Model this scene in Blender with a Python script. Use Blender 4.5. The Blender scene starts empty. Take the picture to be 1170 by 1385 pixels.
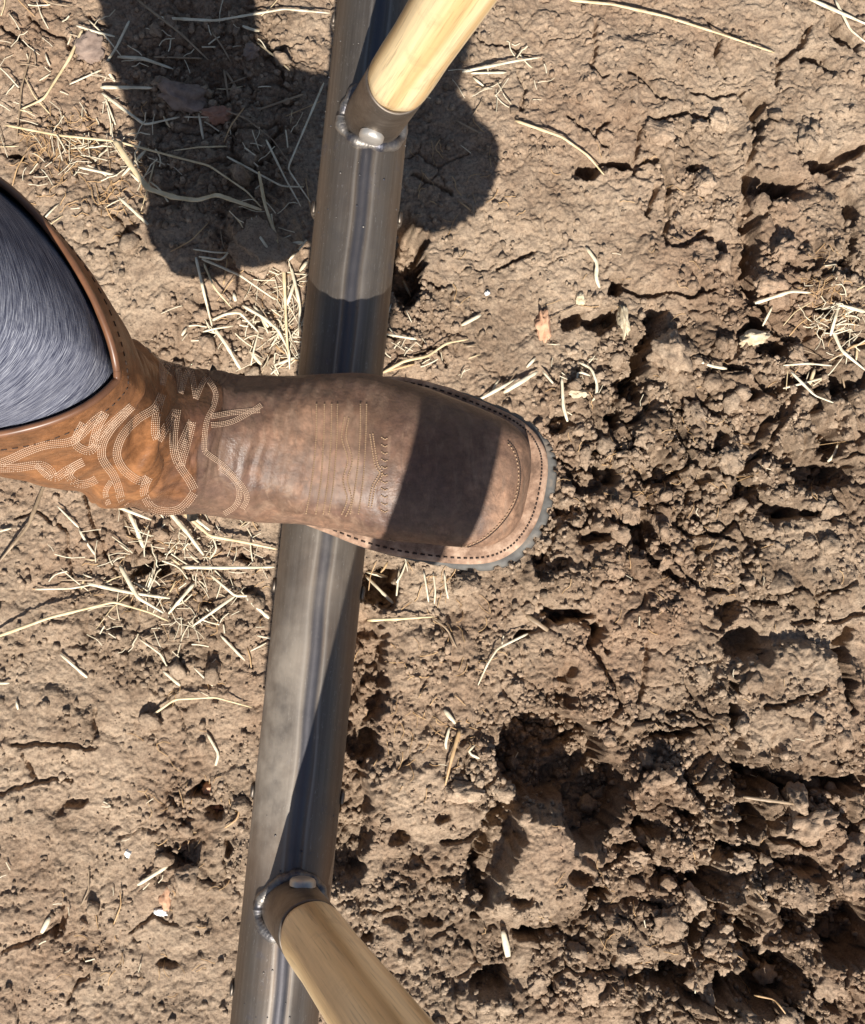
import bpy, bmesh, math, random
import numpy as np
from mathutils import Vector, Matrix, Quaternion
from mathutils.bvhtree import BVHTree

random.seed(7)
C = bpy.context.scene.collection

# ------------------------------------------------------------------ camera
FPX, CX, CY = 1700.0, 585.0, 692.5           # focal length and centre of the 1170 x 1385 picture
CAM_Z = 1.2
cam_loc = Vector((0, 0, CAM_Z))
nadir_cam = Vector((430 - CX, -(800 - CY), -FPX)).normalized()
cam_q = nadir_cam.rotation_difference(Vector((0, 0, -1)))
cd = bpy.data.cameras.new("camera")
cd.sensor_fit = 'VERTICAL'; cd.sensor_height = 24.0
cd.lens = 24.0 * FPX / 1385.0
cd.clip_start = 0.02; cd.clip_end = 200
cam = bpy.data.objects.new("camera", cd); C.objects.link(cam)
cam.location = cam_loc
cam.rotation_mode = 'QUATERNION'; cam.rotation_quaternion = cam_q
bpy.context.scene.camera = cam

# ------------------------------------------------------------------ sky and sun
SUN_D = Vector((0.050, 0.92, -1.0)).normalized()      # direction the sunlight travels
elev = math.asin(-SUN_D.z)
w = bpy.data.worlds.new("World"); bpy.context.scene.world = w
w.use_nodes = True
nt = w.node_tree; nt.nodes.clear()
sky = nt.nodes.new('ShaderNodeTexSky'); sky.sky_type = 'NISHITA'; sky.sun_disc = False
sky.sun_elevation = elev
sky.sun_rotation = math.atan2(-SUN_D.x, -SUN_D.y)
bg = nt.nodes.new('ShaderNodeBackground'); bg.inputs['Strength'].default_value = 0.055
wo = nt.nodes.new('ShaderNodeOutputWorld')
nt.links.new(sky.outputs[0], bg.inputs[0]); nt.links.new(bg.outputs[0], wo.inputs[0])
sl = bpy.data.lights.new("sun", 'SUN'); sl.energy = 5.0; sl.angle = math.radians(0.53)
sl.color = (1.0, 0.955, 0.88)
so = bpy.data.objects.new("sun", sl); C.objects.link(so)
so.rotation_mode = 'QUATERNION'; so.rotation_quaternion = SUN_D.to_track_quat('-Z', 'Y')
so.location = (-1, -3, 4)
sc = bpy.context.scene
sc.view_settings.view_transform = 'Standard'; sc.view_settings.look = 'None'
sc.view_settings.exposure = 0.68; sc.view_settings.gamma = 1.0
sc.view_settings.use_curve_mapping = False

# ------------------------------------------------------------------ helpers
def P(px, py, z=0.0):
    """point of the place at height z that lies on the line of sight of picture point (px, py)"""
    d = cam_q @ Vector((px - CX, -(py - CY), -FPX))
    t = (z - CAM_Z) / d.z
    return cam_loc + d * t

def grid_mesh(name, pts, close_u=False, close_v=False, caps=(False, False), smooth=True, uv=False):
    """pts: array [rows, cols, 3]; close_v joins last column to the first"""
    pts = np.asarray(pts, float); R, K = pts.shape[:2]
    verts = pts.reshape(-1, 3)
    i, j = np.meshgrid(np.arange(R - (0 if close_u else 1)), np.arange(K - (0 if close_v else 1)), indexing='ij')
    i2 = (i + 1) % R; j2 = (j + 1) % K
    f = np.stack([i * K + j, i * K + j2, i2 * K + j2, i2 * K + j], -1).reshape(-1, 4).tolist()
    V = verts.tolist()
    if caps[0]:
        c = len(V); V.append(pts[0].mean(0).tolist())
        f += [[c, (b + 1) % K, b] for b in range(K)]
    if caps[1]:
        c = len(V); V.append(pts[-1].mean(0).tolist())
        f += [[c, (R - 1) * K + b, (R - 1) * K + (b + 1) % K] for b in range(K)]
    m = bpy.data.meshes.new(name); m.from_pydata(V, [], f)
    if smooth: m.polygons.foreach_set('use_smooth', [True] * len(m.polygons))
    m.update()
    return m

class MB:
    """collects pieces that belong to one part"""
    def __init__(s): s.v = []; s.f = []
    def add(s, v, f):
        o = len(s.v); s.v += [tuple(a) for a in v]; s.f += [[o + i for i in q] for q in f]
    def tube(s, pts, radii, n=8, flat=1.0, cap=True):
        pts = [Vector(p) for p in pts]
        if not hasattr(radii, '__len__'): radii = [radii] * len(pts)
        prev = None; vs = []
        for k, p in enumerate(pts):
            t = (pts[min(k + 1, len(pts) - 1)] - pts[max(k - 1, 0)])
            if t.length < 1e-9: t = Vector((1, 0, 0))
            t.normalize()
            up = Vector((0, 0, 1)) if abs(t.z) < 0.9 else Vector((0, 1, 0))
            if prev is not None:
                a = prev - t * prev.dot(t)
                if a.length > 1e-4: a.normalize()
                else: a = t.cross(up).normalized()
            else: a = t.cross(up).normalized()
            prev = a
            b = t.cross(a)
            for q in range(n):
                an = 2 * math.pi * q / n
                vs.append(p + a * math.cos(an) * radii[k] + b * math.sin(an) * radii[k] * flat)
        fs = []
        m = len(pts)
        for k in range(m - 1):
            for q in range(n):
                q2 = (q + 1) % n
                fs.append([k * n + q, k * n + q2, (k + 1) * n + q2, (k + 1) * n + q])
        if cap:
            fs.append(list(range(n))[::-1]); fs.append([(m - 1) * n + q for q in range(n)])
        s.add(vs, fs)
    def mesh(s, name, smooth=True):
        m = bpy.data.meshes.new(name); m.from_pydata(s.v, [], s.f)
        if smooth: m.polygons.foreach_set('use_smooth', [True] * len(m.polygons))
        m.update(); return m

def link(name, mesh, mat=None, parent=None):
    o = bpy.data.objects.new(name, mesh); C.objects.link(o)
    if mat is not None:
        if len(mesh.materials) == 0: mesh.materials.append(mat)
    if parent is not None:
        o.parent = parent
        o.matrix_parent_inverse = Matrix.Translation(-parent.location)
    return o
def tag(o, label=None, cat=None, group=None, kind=None):
    if label: o['label'] = label
    if cat: o['category'] = cat
    if group: o['group'] = group
    if kind: o['kind'] = kind
    return o
def empty(name, loc):
    o = bpy.data.objects.new(name, None); C.objects.link(o); o.location = loc
    o.empty_display_size = 0.05
    return o

# ------------------------------------------------------------------ numpy noise
_rng = np.random.RandomState(11)
PERM = _rng.permutation(4096); GR = _rng.rand(4096) * 2 * np.pi
GX, GY = np.cos(GR), np.sin(GR)
R1, R2, R3 = _rng.rand(4096), _rng.rand(4096), _rng.rand(4096)
def _h(ix, iy, s):
    return PERM[(PERM[(ix + s * 131) & 4095] + iy) & 4095]
def perlin(x, y, s=0):
    ix = np.floor(x).astype(np.int64); iy = np.floor(y).astype(np.int64)
    fx = x - ix; fy = y - iy
    u = fx * fx * fx * (fx * (fx * 6 - 15) + 10); v = fy * fy * fy * (fy * (fy * 6 - 15) + 10)
    def g(a, b):
        h = _h(ix + a, iy + b, s); return GX[h] * (fx - a) + GY[h] * (fy - b)
    n0 = g(0, 0) * (1 - u) + g(1, 0) * u; n1 = g(0, 1) * (1 - u) + g(1, 1) * u
    return (n0 * (1 - v) + n1 * v) * 1.5
def fbm(x, y, s=0, o=4, gain=.5):
    r = 0; a = 1.0; t = 0
    for k in range(o):
        r = r + a * perlin(x * 2 ** k, y * 2 ** k, s + k * 7); t += a; a *= gain
    return r / t
def voro(x, y, s=0):
    ix = np.floor(x).astype(np.int64); iy = np.floor(y).astype(np.int64)
    f1 = np.full(x.shape, 9.0); f2 = np.full(x.shape, 9.0); idr = np.zeros(x.shape)
    for a in (-1, 0, 1):
        for b in (-1, 0, 1):
            h = _h(ix + a, iy + b, s)
            d = np.hypot(ix + a + .1 + .8 * R1[h] - x, iy + b + .1 + .8 * R2[h] - y)
            closer = d < f1
            f2 = np.where(closer, f1, np.minimum(f2, d)); idr = np.where(closer, R3[h], idr)
            f1 = np.where(closer, d, f1)
    return f1, f2, idr
def sstep(a, b, x):
    t = np.clip((x - a) / (b - a), 0, 1); return t * t * (3 - 2 * t)

# ------------------------------------------------------------------ material helpers
def newmat(name):
    m = bpy.data.materials.new(name); m.use_nodes = True
    nt = m.node_tree; b = nt.nodes['Principled BSDF']
    return m, nt, b
def N(nt, typ, **kw):
    n = nt.nodes.new(typ)
    for k, v in kw.items():
        if k.startswith('i_'): n.inputs[int(k[2:])].default_value = v
        else: setattr(n, k, v)
    return n
def noise(nt, co, scale, detail=4, rough=.55, dist=0.0):
    n = nt.nodes.new('ShaderNodeTexNoise')
    n.inputs['Scale'].default_value = scale; n.inputs['Detail'].default_value = detail
    n.inputs['Roughness'].default_value = rough; n.inputs['Distortion'].default_value = dist
    if co is not None: nt.links.new(co, n.inputs['Vector'])
    return n.outputs['Fac']
def mapping(nt, co, scale=(1, 1, 1), rot=(0, 0, 0)):
    n = nt.nodes.new('ShaderNodeMapping'); n.inputs['Scale'].default_value = scale; n.inputs['Rotation'].default_value = rot
    nt.links.new(co, n.inputs['Vector']); return n.outputs[0]
def ramp(nt, fac, stops):
    n = nt.nodes.new('ShaderNodeValToRGB'); e = n.color_ramp.elements
    while len(e) < len(stops): e.new(0.5)
    for i, (p, c) in enumerate(stops):
        e[i].position = p
        e[i].color = (c, c, c, 1) if not hasattr(c, '__len__') else (*c, 1)
    nt.links.new(fac, n.inputs[0]); return n.outputs[0]
def mix(nt, fac, a, b, mode='MIX'):
    n = nt.nodes.new('ShaderNodeMix'); n.data_type = 'RGBA'; n.blend_type = mode
    for sock, v in ((n.inputs[0], fac), (n.inputs[6], a), (n.inputs[7], b)):
        if isinstance(v, (int, float)): sock.default_value = v
        elif isinstance(v, tuple): sock.default_value = (*v, 1)
        else: nt.links.new(v, sock)
    return n.outputs[2]
def mth(nt, op, a, b=0.0):
    n = nt.nodes.new('ShaderNodeMath'); n.operation = op
    for i, v in enumerate((a, b)):
        if isinstance(v, (int, float)): n.inputs[i].default_value = v
        else: nt.links.new(v, n.inputs[i])
    return n.outputs[0]
def bump(nt, h, strength=.5, dist=.001, normal=None):
    n = nt.nodes.new('ShaderNodeBump'); n.inputs['Strength'].default_value = strength
    n.inputs['Distance'].default_value = dist; nt.links.new(h, n.inputs['Height'])
    if normal is not None: nt.links.new(normal, n.inputs['Normal'])
    return n.outputs[0]
def objco(nt):
    n = nt.nodes.new('ShaderNodeTexCoord'); return n.outputs['Object']
def geopos(nt):
    n = nt.nodes.new('ShaderNodeNewGeometry'); return n.outputs['Position']
# ================================================================== GROUND
SPEC_PITS = [  # px, py, rx, ry, angle, depth(mm)
 (745,1022,72,62,0,62),(765,938,13,42,-4,30),(668,1150,26,82,-18,42),(805,1085,36,60,-25,55),
 (512,792,26,30,0,55),(488,915,34,100,-4,40),(490,1012,26,28,-10,50),(466,1110,34,90,-2,34),  # includes the trench right of the pipe, shaped to imitate its contact shadow
 (552,352,22,62,-3,55),(1115,640,40,20,0,40),(1010,872,30,24,0,36),(820,640,20,18,0,30),(800,652,12,16,0,24),
 (835,386,13,14,0,34),(778,430,22,12,0,30),(817,432,26,14,10,34),(867,480,13,34,-15,36),(851,523,24,20,0,34),
 (831,556,10,30,-5,28),(885,432,16,20,0,24),(1015,345,9,66,0,30),(1045,470,22,12,-5,34),(1134,522,15,20,-15,36),
 (1013,533,13,10,0,26),(1126,598,13,30,-10,36),(1017,665,22,15,10,34),(1053,690,26,13,0,28),(790,650,12,14,0,22),
 (764,692,18,10,0,24),(806,725,22,10,10,26),(866,712,15,40,0,36),(758,572,18,14,20,24),(967,600,20,16,0,24),
 (949,645,16,10,0,20),(768,830,32,8,0,38),(808,857,8,18,-20,24),(909,994,30,6,-3,32),(985,828,15,16,-20,24),
 (1138,897,11,34,8,34),(1013,1057,26,24,0,44),(1128,1062,48,14,0,44),(760,763,15,9,0,20),(736,760,16,24,10,26),
 (1014,1105,22,26,0,40),(873,1117,22,14,0,32),(844,1146,16,10,0,26),(958,1192,40,18,0,40),(1092,1172,32,13,-20,32),
 (936,1256,12,30,-15,40),(1009,1256,20,40,0,40),(1142,1262,40,42,0,48),(1040,1328,52,36,20,46),(916,1322,26,16,0,34),
 (876,1322,22,8,0,24),(663,1328,26,18,20,28),(717,1262,20,8,0,22),(804,1204,22,10,-15,26),(1143,45,9,34,40,26),
 (1107,80,22,8,-20,26),(798,226,20,12,10,34),(839,221,27,7,-4,34),(943,226,12,7,0,20),(1020,142,9,28,30,30),
 (1052,255,38,15,-10,34),(1120,217,32,14,-15,36),(1148,276,12,28,10,30),(1011,312,11,32,10,30),(870,640,9,12,0,16),
 (270,1072,14,9,10,26),(290,1100,16,7,0,22),(80,1252,8,26,-25,16),(225,1305,12,6,0,12),(306,1150,7,10,0,18),
 (240,1160,20,5,-30,14),(100,1088,24,6,20,12),(180,318,22,7,40,14),(22,213,14,6,0,18),(205,770,26,8,10,22),
 (330,757,14,5,0,16),(1135,350,12,20,0,20),(1000,1150,18,14,0,34),(1060,1060,14,18,0,30),(925,1100,14,10,0,26),
 (905,1190,22,14,0,30),(1075,1240,14,24,0,34),(975,1330,22,22,0,36),(780,1180,16,10,0,24),(700,1210,20,8,0,20),
 (600,1105,10,8,0,14),(540,1135,12,8,10,16),(560,1165,12,9,0,18),(615,1190,14,8,0,16),(535,1245,16,8,-10,16),
 (585,1250,14,9,0,14),(500,1270,10,7,0,14),
]
MOUNDS = [  # px, py, rx, ry, angle, height(mm), plateau
 (1072,955,105,85,0,24),(1010,905,0,0,0,0),(732,1172,80,80,-8,34),(880,905,80,90,0,9),(905,500,48,42,0,12),
 (760,790,60,35,0,9),(920,360,70,45,-10,9),(1080,330,80,75,0,13),(1060,200,70,40,0,8),(860,100,90,60,0,5),
 (860,800,70,60,0,8),(1100,760,80,60,0,8),(560,1080,60,45,0,8),(1090,1130,55,34,20,12),(860,1260,70,40,0,9),
 (250,135,36,20,20,9),(295,157,20,13,0,6),(358,325,44,48,20,16),(300,60,60,30,0,6),(960,1080,40,30,0,10),
 (520,930,0,0,0,0),(590,900,60,50,0,5),(100,640,60,40,0,3),(60,980,90,50,0,4),(235,1195,24,20,0,8),
 (660,1360,60,26,0,8),(1000,1210,30,20,0,12),(1060,1210,36,30,0,10),(980,1370,36,20,0,12),(900,1150,30,20,0,8),
 (790,1320,50,34,0,9),(1130,1180,44,34,0,8),(1100,400,60,40,0,6),(950,620,60,40,0,6),(730,1290,50,20,0,5),
]
CRACKS = [
 (7,34,[(1035,140),(1022,200),(1012,260),(1020,330),(1010,400),(1028,445)]),(6,30,[(1170,196),(1120,217),(1062,250),(1025,288)]),
 (5,28,[(1140,262),(1152,330),(1135,360)]),(6,32,[(890,425),(868,480),(850,530),(832,560),(828,610)]),(5,28,[(1134,522),(1090,560),(1122,605),(1112,640)]),
 (6,34,[(988,930),(990,1000),(1000,1055),(1060,1052)]),(5,30,[(1150,850),(1138,900),(1146,960)]),(6,34,[(992,1060),(984,1130),(955,1195),(936,1250)]),
 (7,36,[(1008,1180),(1004,1250),(1035,1320),(1090,1380)]),(5,26,[(830,700),(866,712),(880,760),(930,790)]),(4,22,[(700,860),(760,835),(810,850),(822,880)]),
 (5,26,[(960,600),(1000,640),(1020,665),(1060,690),(1130,700)]),(5,26,[(860,1110),(880,1160),(905,1190),(960,1195)]),(4,22,[(640,1240),(700,1262),(760,1255),(800,1210)]),
 (3,14,[(900,330),(905,250),(893,215),(839,221)]),(3,14,[(907,335),(960,320),(990,345)]),  # half width px, depth mm, points
 (2.2,9,[(803,86),(812,100),(821,104)]),(2.4,10,[(853,95),(871,109),(889,129),(907,134)]),
 (3,14,[(889,254),(880,272),(875,294)]),(2.5,12,[(866,172),(862,200),(858,235)]),
 (3,12,[(907,335),(934,326),(957,310)]),(2.6,12,[(674,362),(700,350),(721,340)]),
 (2.4,10,[(821,163),(812,172),(806,180)]),(2.4,10,[(767,154),(798,181),(821,195)]),
 (2.2,10,[(808,27),(805,68),(801,90)]),(3,16,[(880,165),(930,150),(960,155),(985,145)]),
 (2.4,10,[(940,120),(975,128),(1010,118)]),(3,18,[(1025,340),(1020,300),(1012,260),(1020,200),(1035,140)]),
 (2,8,[(640,40),(660,60),(690,55),(720,75)]),(2,8,[(700,95),(712,120),(705,150)]),
 (3.5,14,[(832,930),(838,950),(826,975),(800,992),(780,1008)]),(3,14,[(832,930),(812,892),(800,872)]),
 (3,14,[(875,870),(868,900),(866,950)]),(3,12,[(1000,770),(1012,800),(1028,815),(1050,812),(1080,822)]),
 (3,13,[(1005,772),(1025,745),(1030,735)]),(3,14,[(1030,955),(1060,948),(1095,940),(1110,930)]),
 (2.5,10,[(900,965),(930,962),(960,975)]),(3,16,[(1000,640),(1040,600),(1090,505),(1134,500)]),
 (3,14,[(840,385),(870,400),(905,395),(940,400),(965,392)]),(2.6,10,[(780,500),(800,540),(815,600),(812,640)]),
 (3,12,[(700,560),(740,620),(760,700),(735,760)]),(2.2,8,[(560,480),(590,470),(602,482),(605,495)]),
 (2.4,8,[(0,1075),(40,1060),(80,1052),(95,1058)]),(2.4,8,[(15,1010),(40,1008),(60,1006),(130,1010)]),
 (2.4,8,[(30,1018),(40,1040),(46,1060)]),(2.2,7,[(0,1290),(50,1268),(70,1262)]),(2.2,7,[(120,1010),(130,990),(128,960)]),
 (2.2,8,[(90,1360),(105,1330),(120,1320)]),(2,7,[(20,700),(50,690),(90,720),(95,780)]),(2,8,[(110,655),(130,720),(160,780)]),
 (2,7,[(150,660),(175,720),(200,745),(240,750)]),(2.5,9,[(40,20),(60,40),(90,50),(100,70)]),(2,8,[(120,20),(130,34),(150,38)]),
 (2,8,[(0,30),(20,50),(40,60)]),(2.2,9,[(160,300),(175,320),(195,335)]),(2,7,[(175,1262),(205,1240),(230,1250)]),
 (2.6,12,[(1035,1180),(1060,1160),(1100,1160)]),(3,14,[(940,700),(960,720),(1000,730),(1010,770)]),
 (2.5,10,[(890,720),(910,760),(940,790)]),(2.6,12,[(1070,840),(1110,842),(1140,838),(1170,830)]),
 (3,16,[(600,1140),(635,1132),(660,1120)]),(2.2,8,[(500,560),(520,545),(535,560)]),(2,8,[(560,240),(590,250),(610,262)]),
 (2.5,12,[(1100,30),(1085,60),(1060,78),(1050,110)]),(2.5,12,[(960,20),(975,50),(970,70),(985,100)]),
]
ZONES = [ # px, py, rx, ry, roughness 0..1 (dug crumbly soil)
 (1000,1180,340,310,1.0),(960,640,280,230,.9),(1060,400,140,160,.7),(800,720,150,120,.7),(740,1040,140,110,.9),
 (450,1040,100,200,.5),(560,430,80,60,.8),(300,150,130,190,.75),(300,470,110,60,.6),(220,830,150,100,.6),
 (290,1110,90,100,.6),(650,900,140,100,.45),(560,1250,120,120,.7),(940,250,60,90,.6),(600,1370,150,60,.6),
 (110,220,110,90,.4),(80,60,90,60,.4),(90,1290,60,40,.4),(900,1000,200,120,.7),(700,200,60,40,.3),
]
def w2p(x, y):   # ground metres -> picture px, small-angle inverse of P at z = 0
    q = cam_q.inverted()
    M = np.array(q.to_matrix())
    vx = M[0, 0] * x + M[0, 1] * y + M[0, 2] * (-CAM_Z)
    vy = M[1, 0] * x + M[1, 1] * y + M[1, 2] * (-CAM_Z)
    vz = M[2, 0] * x + M[2, 1] * y + M[2, 2] * (-CAM_Z)
    return CX + FPX * vx / (-vz), CY - FPX * vy / (-vz)

def ground_height(x, y, core):
    """height (m) and dug-ness, x y in metres"""
    px, py = w2p(x, y)
    wx = px + 7 * perlin(px / 26, py / 26, 3) + 4 * perlin(px / 9, py / 9, 5)
    wx = wx + 1.4 * perlin(px / 5, py / 5, 13)
    wy = py + 1.4 * perlin(px / 5 + 9, py / 5, 14) + 7 * perlin(px / 26 + 40, py / 26, 4) + 4 * perlin(px / 9 + 50, py / 9, 6)
    rough = np.full(x.shape, .12)
    far = sstep(0, 500, np.maximum(np.maximum(px - 1170, -px), np.maximum(py - 1385, -py)))
    for (a, b, rx, ry, r) in ZONES:
        d = np.hypot((wx - a) / rx, (wy - b) / ry)
        rough = np.maximum(rough, r * (1 - sstep(.65, 1.25, d + .25 * perlin(px / 60, py / 60, 9))))
    rough = np.maximum(rough, .5 * far)
    # flat cut faces and crust plates inside the dug ground
    for (a, b, rx, ry, k) in ((728, 1165, 78, 82, .85), (1072, 955, 100, 84, .6), (880, 905, 60, 60, .35), (930, 330, 70, 50, .5), (905, 480, 40, 40, .5), (1090, 300, 50, 50, .4), (1100, 740, 70, 60, .5), (1095, 1130, 50, 34, .6), (860, 1280, 60, 30, .4)):
        rough = rough * (1 - k * (1 - sstep(.7, 1.05, np.hypot((wx - a) / rx, (wy - b) / ry))))
    X, Y = x * 1000, y * 1000                       # mm
    h = 9 * fbm(X / 260, Y / 260, 1, 2)
    dwx = X + 5 * perlin(X / 22, Y / 22, 21) + 2.0 * perlin(X / 7, Y / 7, 22)
    dwy = Y + 5 * perlin(X / 22 + 9, Y / 22, 23) + 2.0 * perlin(X / 7 + 9, Y / 7, 24)
    # crust plates: level cells split by thin cracks
    f1, f2, cid = voro(dwx / 46, dwy / 46, 31)
    crust = 1 - rough
    gate = sstep(.0, .35, fbm(X / 90, Y / 90, 41, 2))
    h += crust * ((cid - .5) * 2.0 - 5.0 * gate * (1 - sstep(.0, .05, f2 - f1)))
    f1, f2, cid = voro(dwx / 17, dwy / 17, 33)
    h += crust * ((cid - .5) * 1.2 - 1.8 * sstep(-.1, .3, fbm(X / 60, Y / 60, 43, 2)) * (1 - sstep(.0, .10, f2 - f1)))
    h += (1.1 + 1.0 * crust) * fbm(X / 20, Y / 20, 45, 4, .6)
    f1, f2, cid = voro(dwx / 9.5 + 4, dwy / 9.5, 35)
    h += crust * ((cid - .5) * 1.5 - 1.5 * sstep(-.25, .2, fbm(X / 45 + 3, Y / 45, 47, 2)) * (1 - sstep(.0, .16, f2 - f1)))
    h += crust * .8 * (.5 - np.abs(fbm(dwx / 13, dwy / 13, 48, 4, .62)) * 3)
    # patches where the crust has flaked away in steps
    fl = fbm(X / 55 + 20, Y / 55, 49, 4, .6)
    h -= crust * 2.4 * (sstep(.02, .05, fl) + sstep(-.16, -.13, fl))
    f1, f2, cid = voro(dwx / 5 + 4, dwy / 5, 36)
    h += crust * sstep(.02, .12, fl) * (cid - .35) * 1.8
    # clods: rounded lumps of several sizes
    for sc_, am, sd in ((52, 13, 51), (25, 8.5, 53), (12.5, 5.0, 55), (6.2, 2.8, 57)):
        f1, f2, cid = voro(dwx / sc_ + sd, dwy / sc_, sd)
        dome = np.sqrt(np.clip(1 - (f1 * 1.15) ** 2, 0, 1))
        edge = sstep(0, .16, f2 - f1)
        mask = sstep(.15, .55, cid + .5 * rough - .1) if sc_ < 30 else 1.0
        k = rough ** (1.3 if sc_ > 20 else .85)
        h += 1.15 * am * k * ((dome * (.35 + .65 * cid)) * (.45 + .55 * edge) - .55) * mask
    f1, f2, cid = voro(dwx / 44 + 3, dwy / 44, 91)
    ggate = sstep(-.15, .25, fbm(X / 80 + 4, Y / 80, 93, 2))
    h -= 15 * rough ** 1.5 * ggate * (1 - sstep(.0, .10, f2 - f1)); h += 7 * rough * (cid - .5)
    f1, f2, cid = voro(dwx / 21 + 8, dwy / 21, 95)
    h -= 7 * rough ** 1.2 * sstep(-.2, .2, fbm(X / 50 + 9, Y / 50, 97, 2)) * (1 - sstep(.0, .13, f2 - f1)); h += 4 * rough * (cid - .5)
    h += 1.9 * rough * fbm(X / 7, Y / 7, 61, 3, .6)
    # fine crumbs everywhere
    f1, f2, cid = voro(X / 3.6 + .3 * perlin(X / 4, Y / 4, 71), Y / 3.6, 63)
    h += (.10 + 1.05 * rough) * (cid > .45) * np.sqrt(np.clip(1 - (f1 * 1.5) ** 2, 0, 1)) * 1.3
    # slabs and lumps one can tell apart in the picture
    for (a, b, rx, ry, an, hh) in MOUNDS:
        if hh == 0: continue
        c, s = math.cos(math.radians(an)), math.sin(math.radians(an))
        u = ((wx - a) * c - (wy - b) * s) / rx; v = ((wx - a) * s + (wy - b) * c) / ry
        d = (np.abs(u) ** 2.6 + np.abs(v) ** 2.6) ** (1 / 2.6)
        h += hh * (1 - sstep(.80, 1.08, d)) * (1 - .25 * d * d)
    # cracks
    cw = wx * .55 + px * .45; ch = wy * .55 + py * .45
    cd_ = np.full(x.shape, 0.0)
    for (hw, dep, pts) in CRACKS:
        xs = [p[0] for p in pts]; ys = [p[1] for p in pts]
        sel = (px > min(xs) - 25) & (px < max(xs) + 25) & (py > min(ys) - 25) & (py < max(ys) + 25)
        if not sel.any(): continue
        qx, qy = cw[sel], ch[sel]; best = np.full(qx.shape, 1e9)
        for k in range(len(pts) - 1):
            (x0, y0), (x1, y1) = pts[k], pts[k + 1]
            L2 = (x1 - x0) ** 2 + (y1 - y0) ** 2
            t = np.clip(((qx - x0) * (x1 - x0) + (qy - y0) * (y1 - y0)) / L2, 0, 1)
            best = np.minimum(best, np.hypot(qx - x0 - t * (x1 - x0), qy - y0 - t * (y1 - y0)))
        tmp = cd_[sel]; cd_[sel] = np.maximum(tmp, dep * (1 if hw < 3.6 else sstep(-.35, .15, perlin(qx / 28, qy / 28, 501))) * (1 - sstep(hw * .5, hw * 1.5, best)))
    h -= cd_
    # pits: forks, lifted clods, old tine slots, plus trench shaped for pipe shade
    pd = np.zeros(x.shape)
    br = np.zeros(x.shape)
    for (a, b, rx, ry) in ((1010, 1220, 260, 230), (1090, 480, 130, 170), (900, 660, 180, 130)):
        br = np.maximum(br, 1 - sstep(.6, 1.1, np.hypot((wx - a) / rx, (wy - b) / ry)))
    q1, q2, qc = voro(dwx / 62 + 17 + .35 * perlin(X / 50, Y / 50, 401), dwy / 62 + .35 * perlin(X / 50, Y / 50, 403), 99)
    h += br * (13 * (qc - .45) + 9 * np.sqrt(np.clip(1 - (q1 * 1.1) ** 2, 0, 1)) - 22 * (qc > .25) * (1 - sstep(.02, .22, q2 - q1)))
    for (a, b, rx, ry, an, dep) in SPEC_PITS:
        R = max(rx, ry) * 1.6 + 14
        sel = (np.abs(px - a) < R) & (np.abs(py - b) < R)
        if not sel.any(): continue
        c, s = math.cos(math.radians(an)), math.sin(math.radians(an))
        qx, qy = wx[sel], wy[sel]
        u = ((qx - a) * c - (qy - b) * s) / rx; v = ((qx - a) * s + (qy - b) * c) / ry
        d = (np.abs(u) ** 2.4 + np.abs(v) ** 2.4) ** (1 / 2.4)
        e = min(.5, 8.0 / min(rx, ry))
        dp = dep * (1 - sstep(1 - e, 1 + e * .5, d))
        pd[sel] = np.maximum(pd[sel], dp)
    inside = sstep(5, 25, pd)
    h -= pd * 1.25
    f1, f2, cid = voro(dwx / 15 + 5, dwy / 15, 81)
    h += inside * (13 * np.sqrt(np.clip(1 - f1 ** 2, 0, 1)) * cid)
    # made-up rise behind the heel, shaped to bring the boot's shadow lower
    h += 42 * np.exp(-(((px - 270) / 210) ** 2 + ((py - 330) / 190) ** 2))
    h -= far * 6
    return h / 1000.0, rough

def axis(lo, hi, step, far):
    core = np.arange(lo, hi + step * .5, step)
    out = [hi]; s = step
    while out[-1] < far: s *= 1.13; out.append(out[-1] + s)
    inn = [lo]; s = step
    while inn[-1] > -far: s *= 1.13; inn.append(inn[-1] - s)
    return np.concatenate([inn[:0:-1], core, out[1:]])
GSTEP = 0.00125
c0 = P(-90, 1470, 0); c1 = P(1260, -90, 0)
GX0, GX1, GY0, GY1 = c0.x, c1.x, c0.y, c1.y
ax_x = axis(GX0, GX1, GSTEP, 40.0); ax_y = axis(GY0, GY1, GSTEP, 40.0)
gx, gy = np.meshgrid(ax_x, ax_y)
gh, grough = ground_height(gx, gy, None)
ny, nx = gx.shape
gm = bpy.data.meshes.new("ground")
co = np.stack([gx, gy, gh], -1).reshape(-1, 3)
gm.vertices.add(nx * ny); gm.vertices.foreach_set('co', co.ravel())
i, j = np.meshgrid(np.arange(ny - 1), np.arange(nx - 1), indexing='ij')
q = np.stack([i * nx + j, i * nx + j + 1, (i + 1) * nx + j + 1, (i + 1) * nx + j], -1).reshape(-1)
nf = (nx - 1) * (ny - 1)
gm.loops.add(nf * 4); gm.loops.foreach_set('vertex_index', q)
gm.polygons.add(nf); gm.polygons.foreach_set('loop_start', np.arange(0, nf * 4, 4)); 
gm.polygons.foreach_set('use_smooth', np.ones(nf, bool))
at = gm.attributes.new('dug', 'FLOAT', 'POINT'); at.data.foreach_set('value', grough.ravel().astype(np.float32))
gm.update(); gm.validate()

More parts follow.
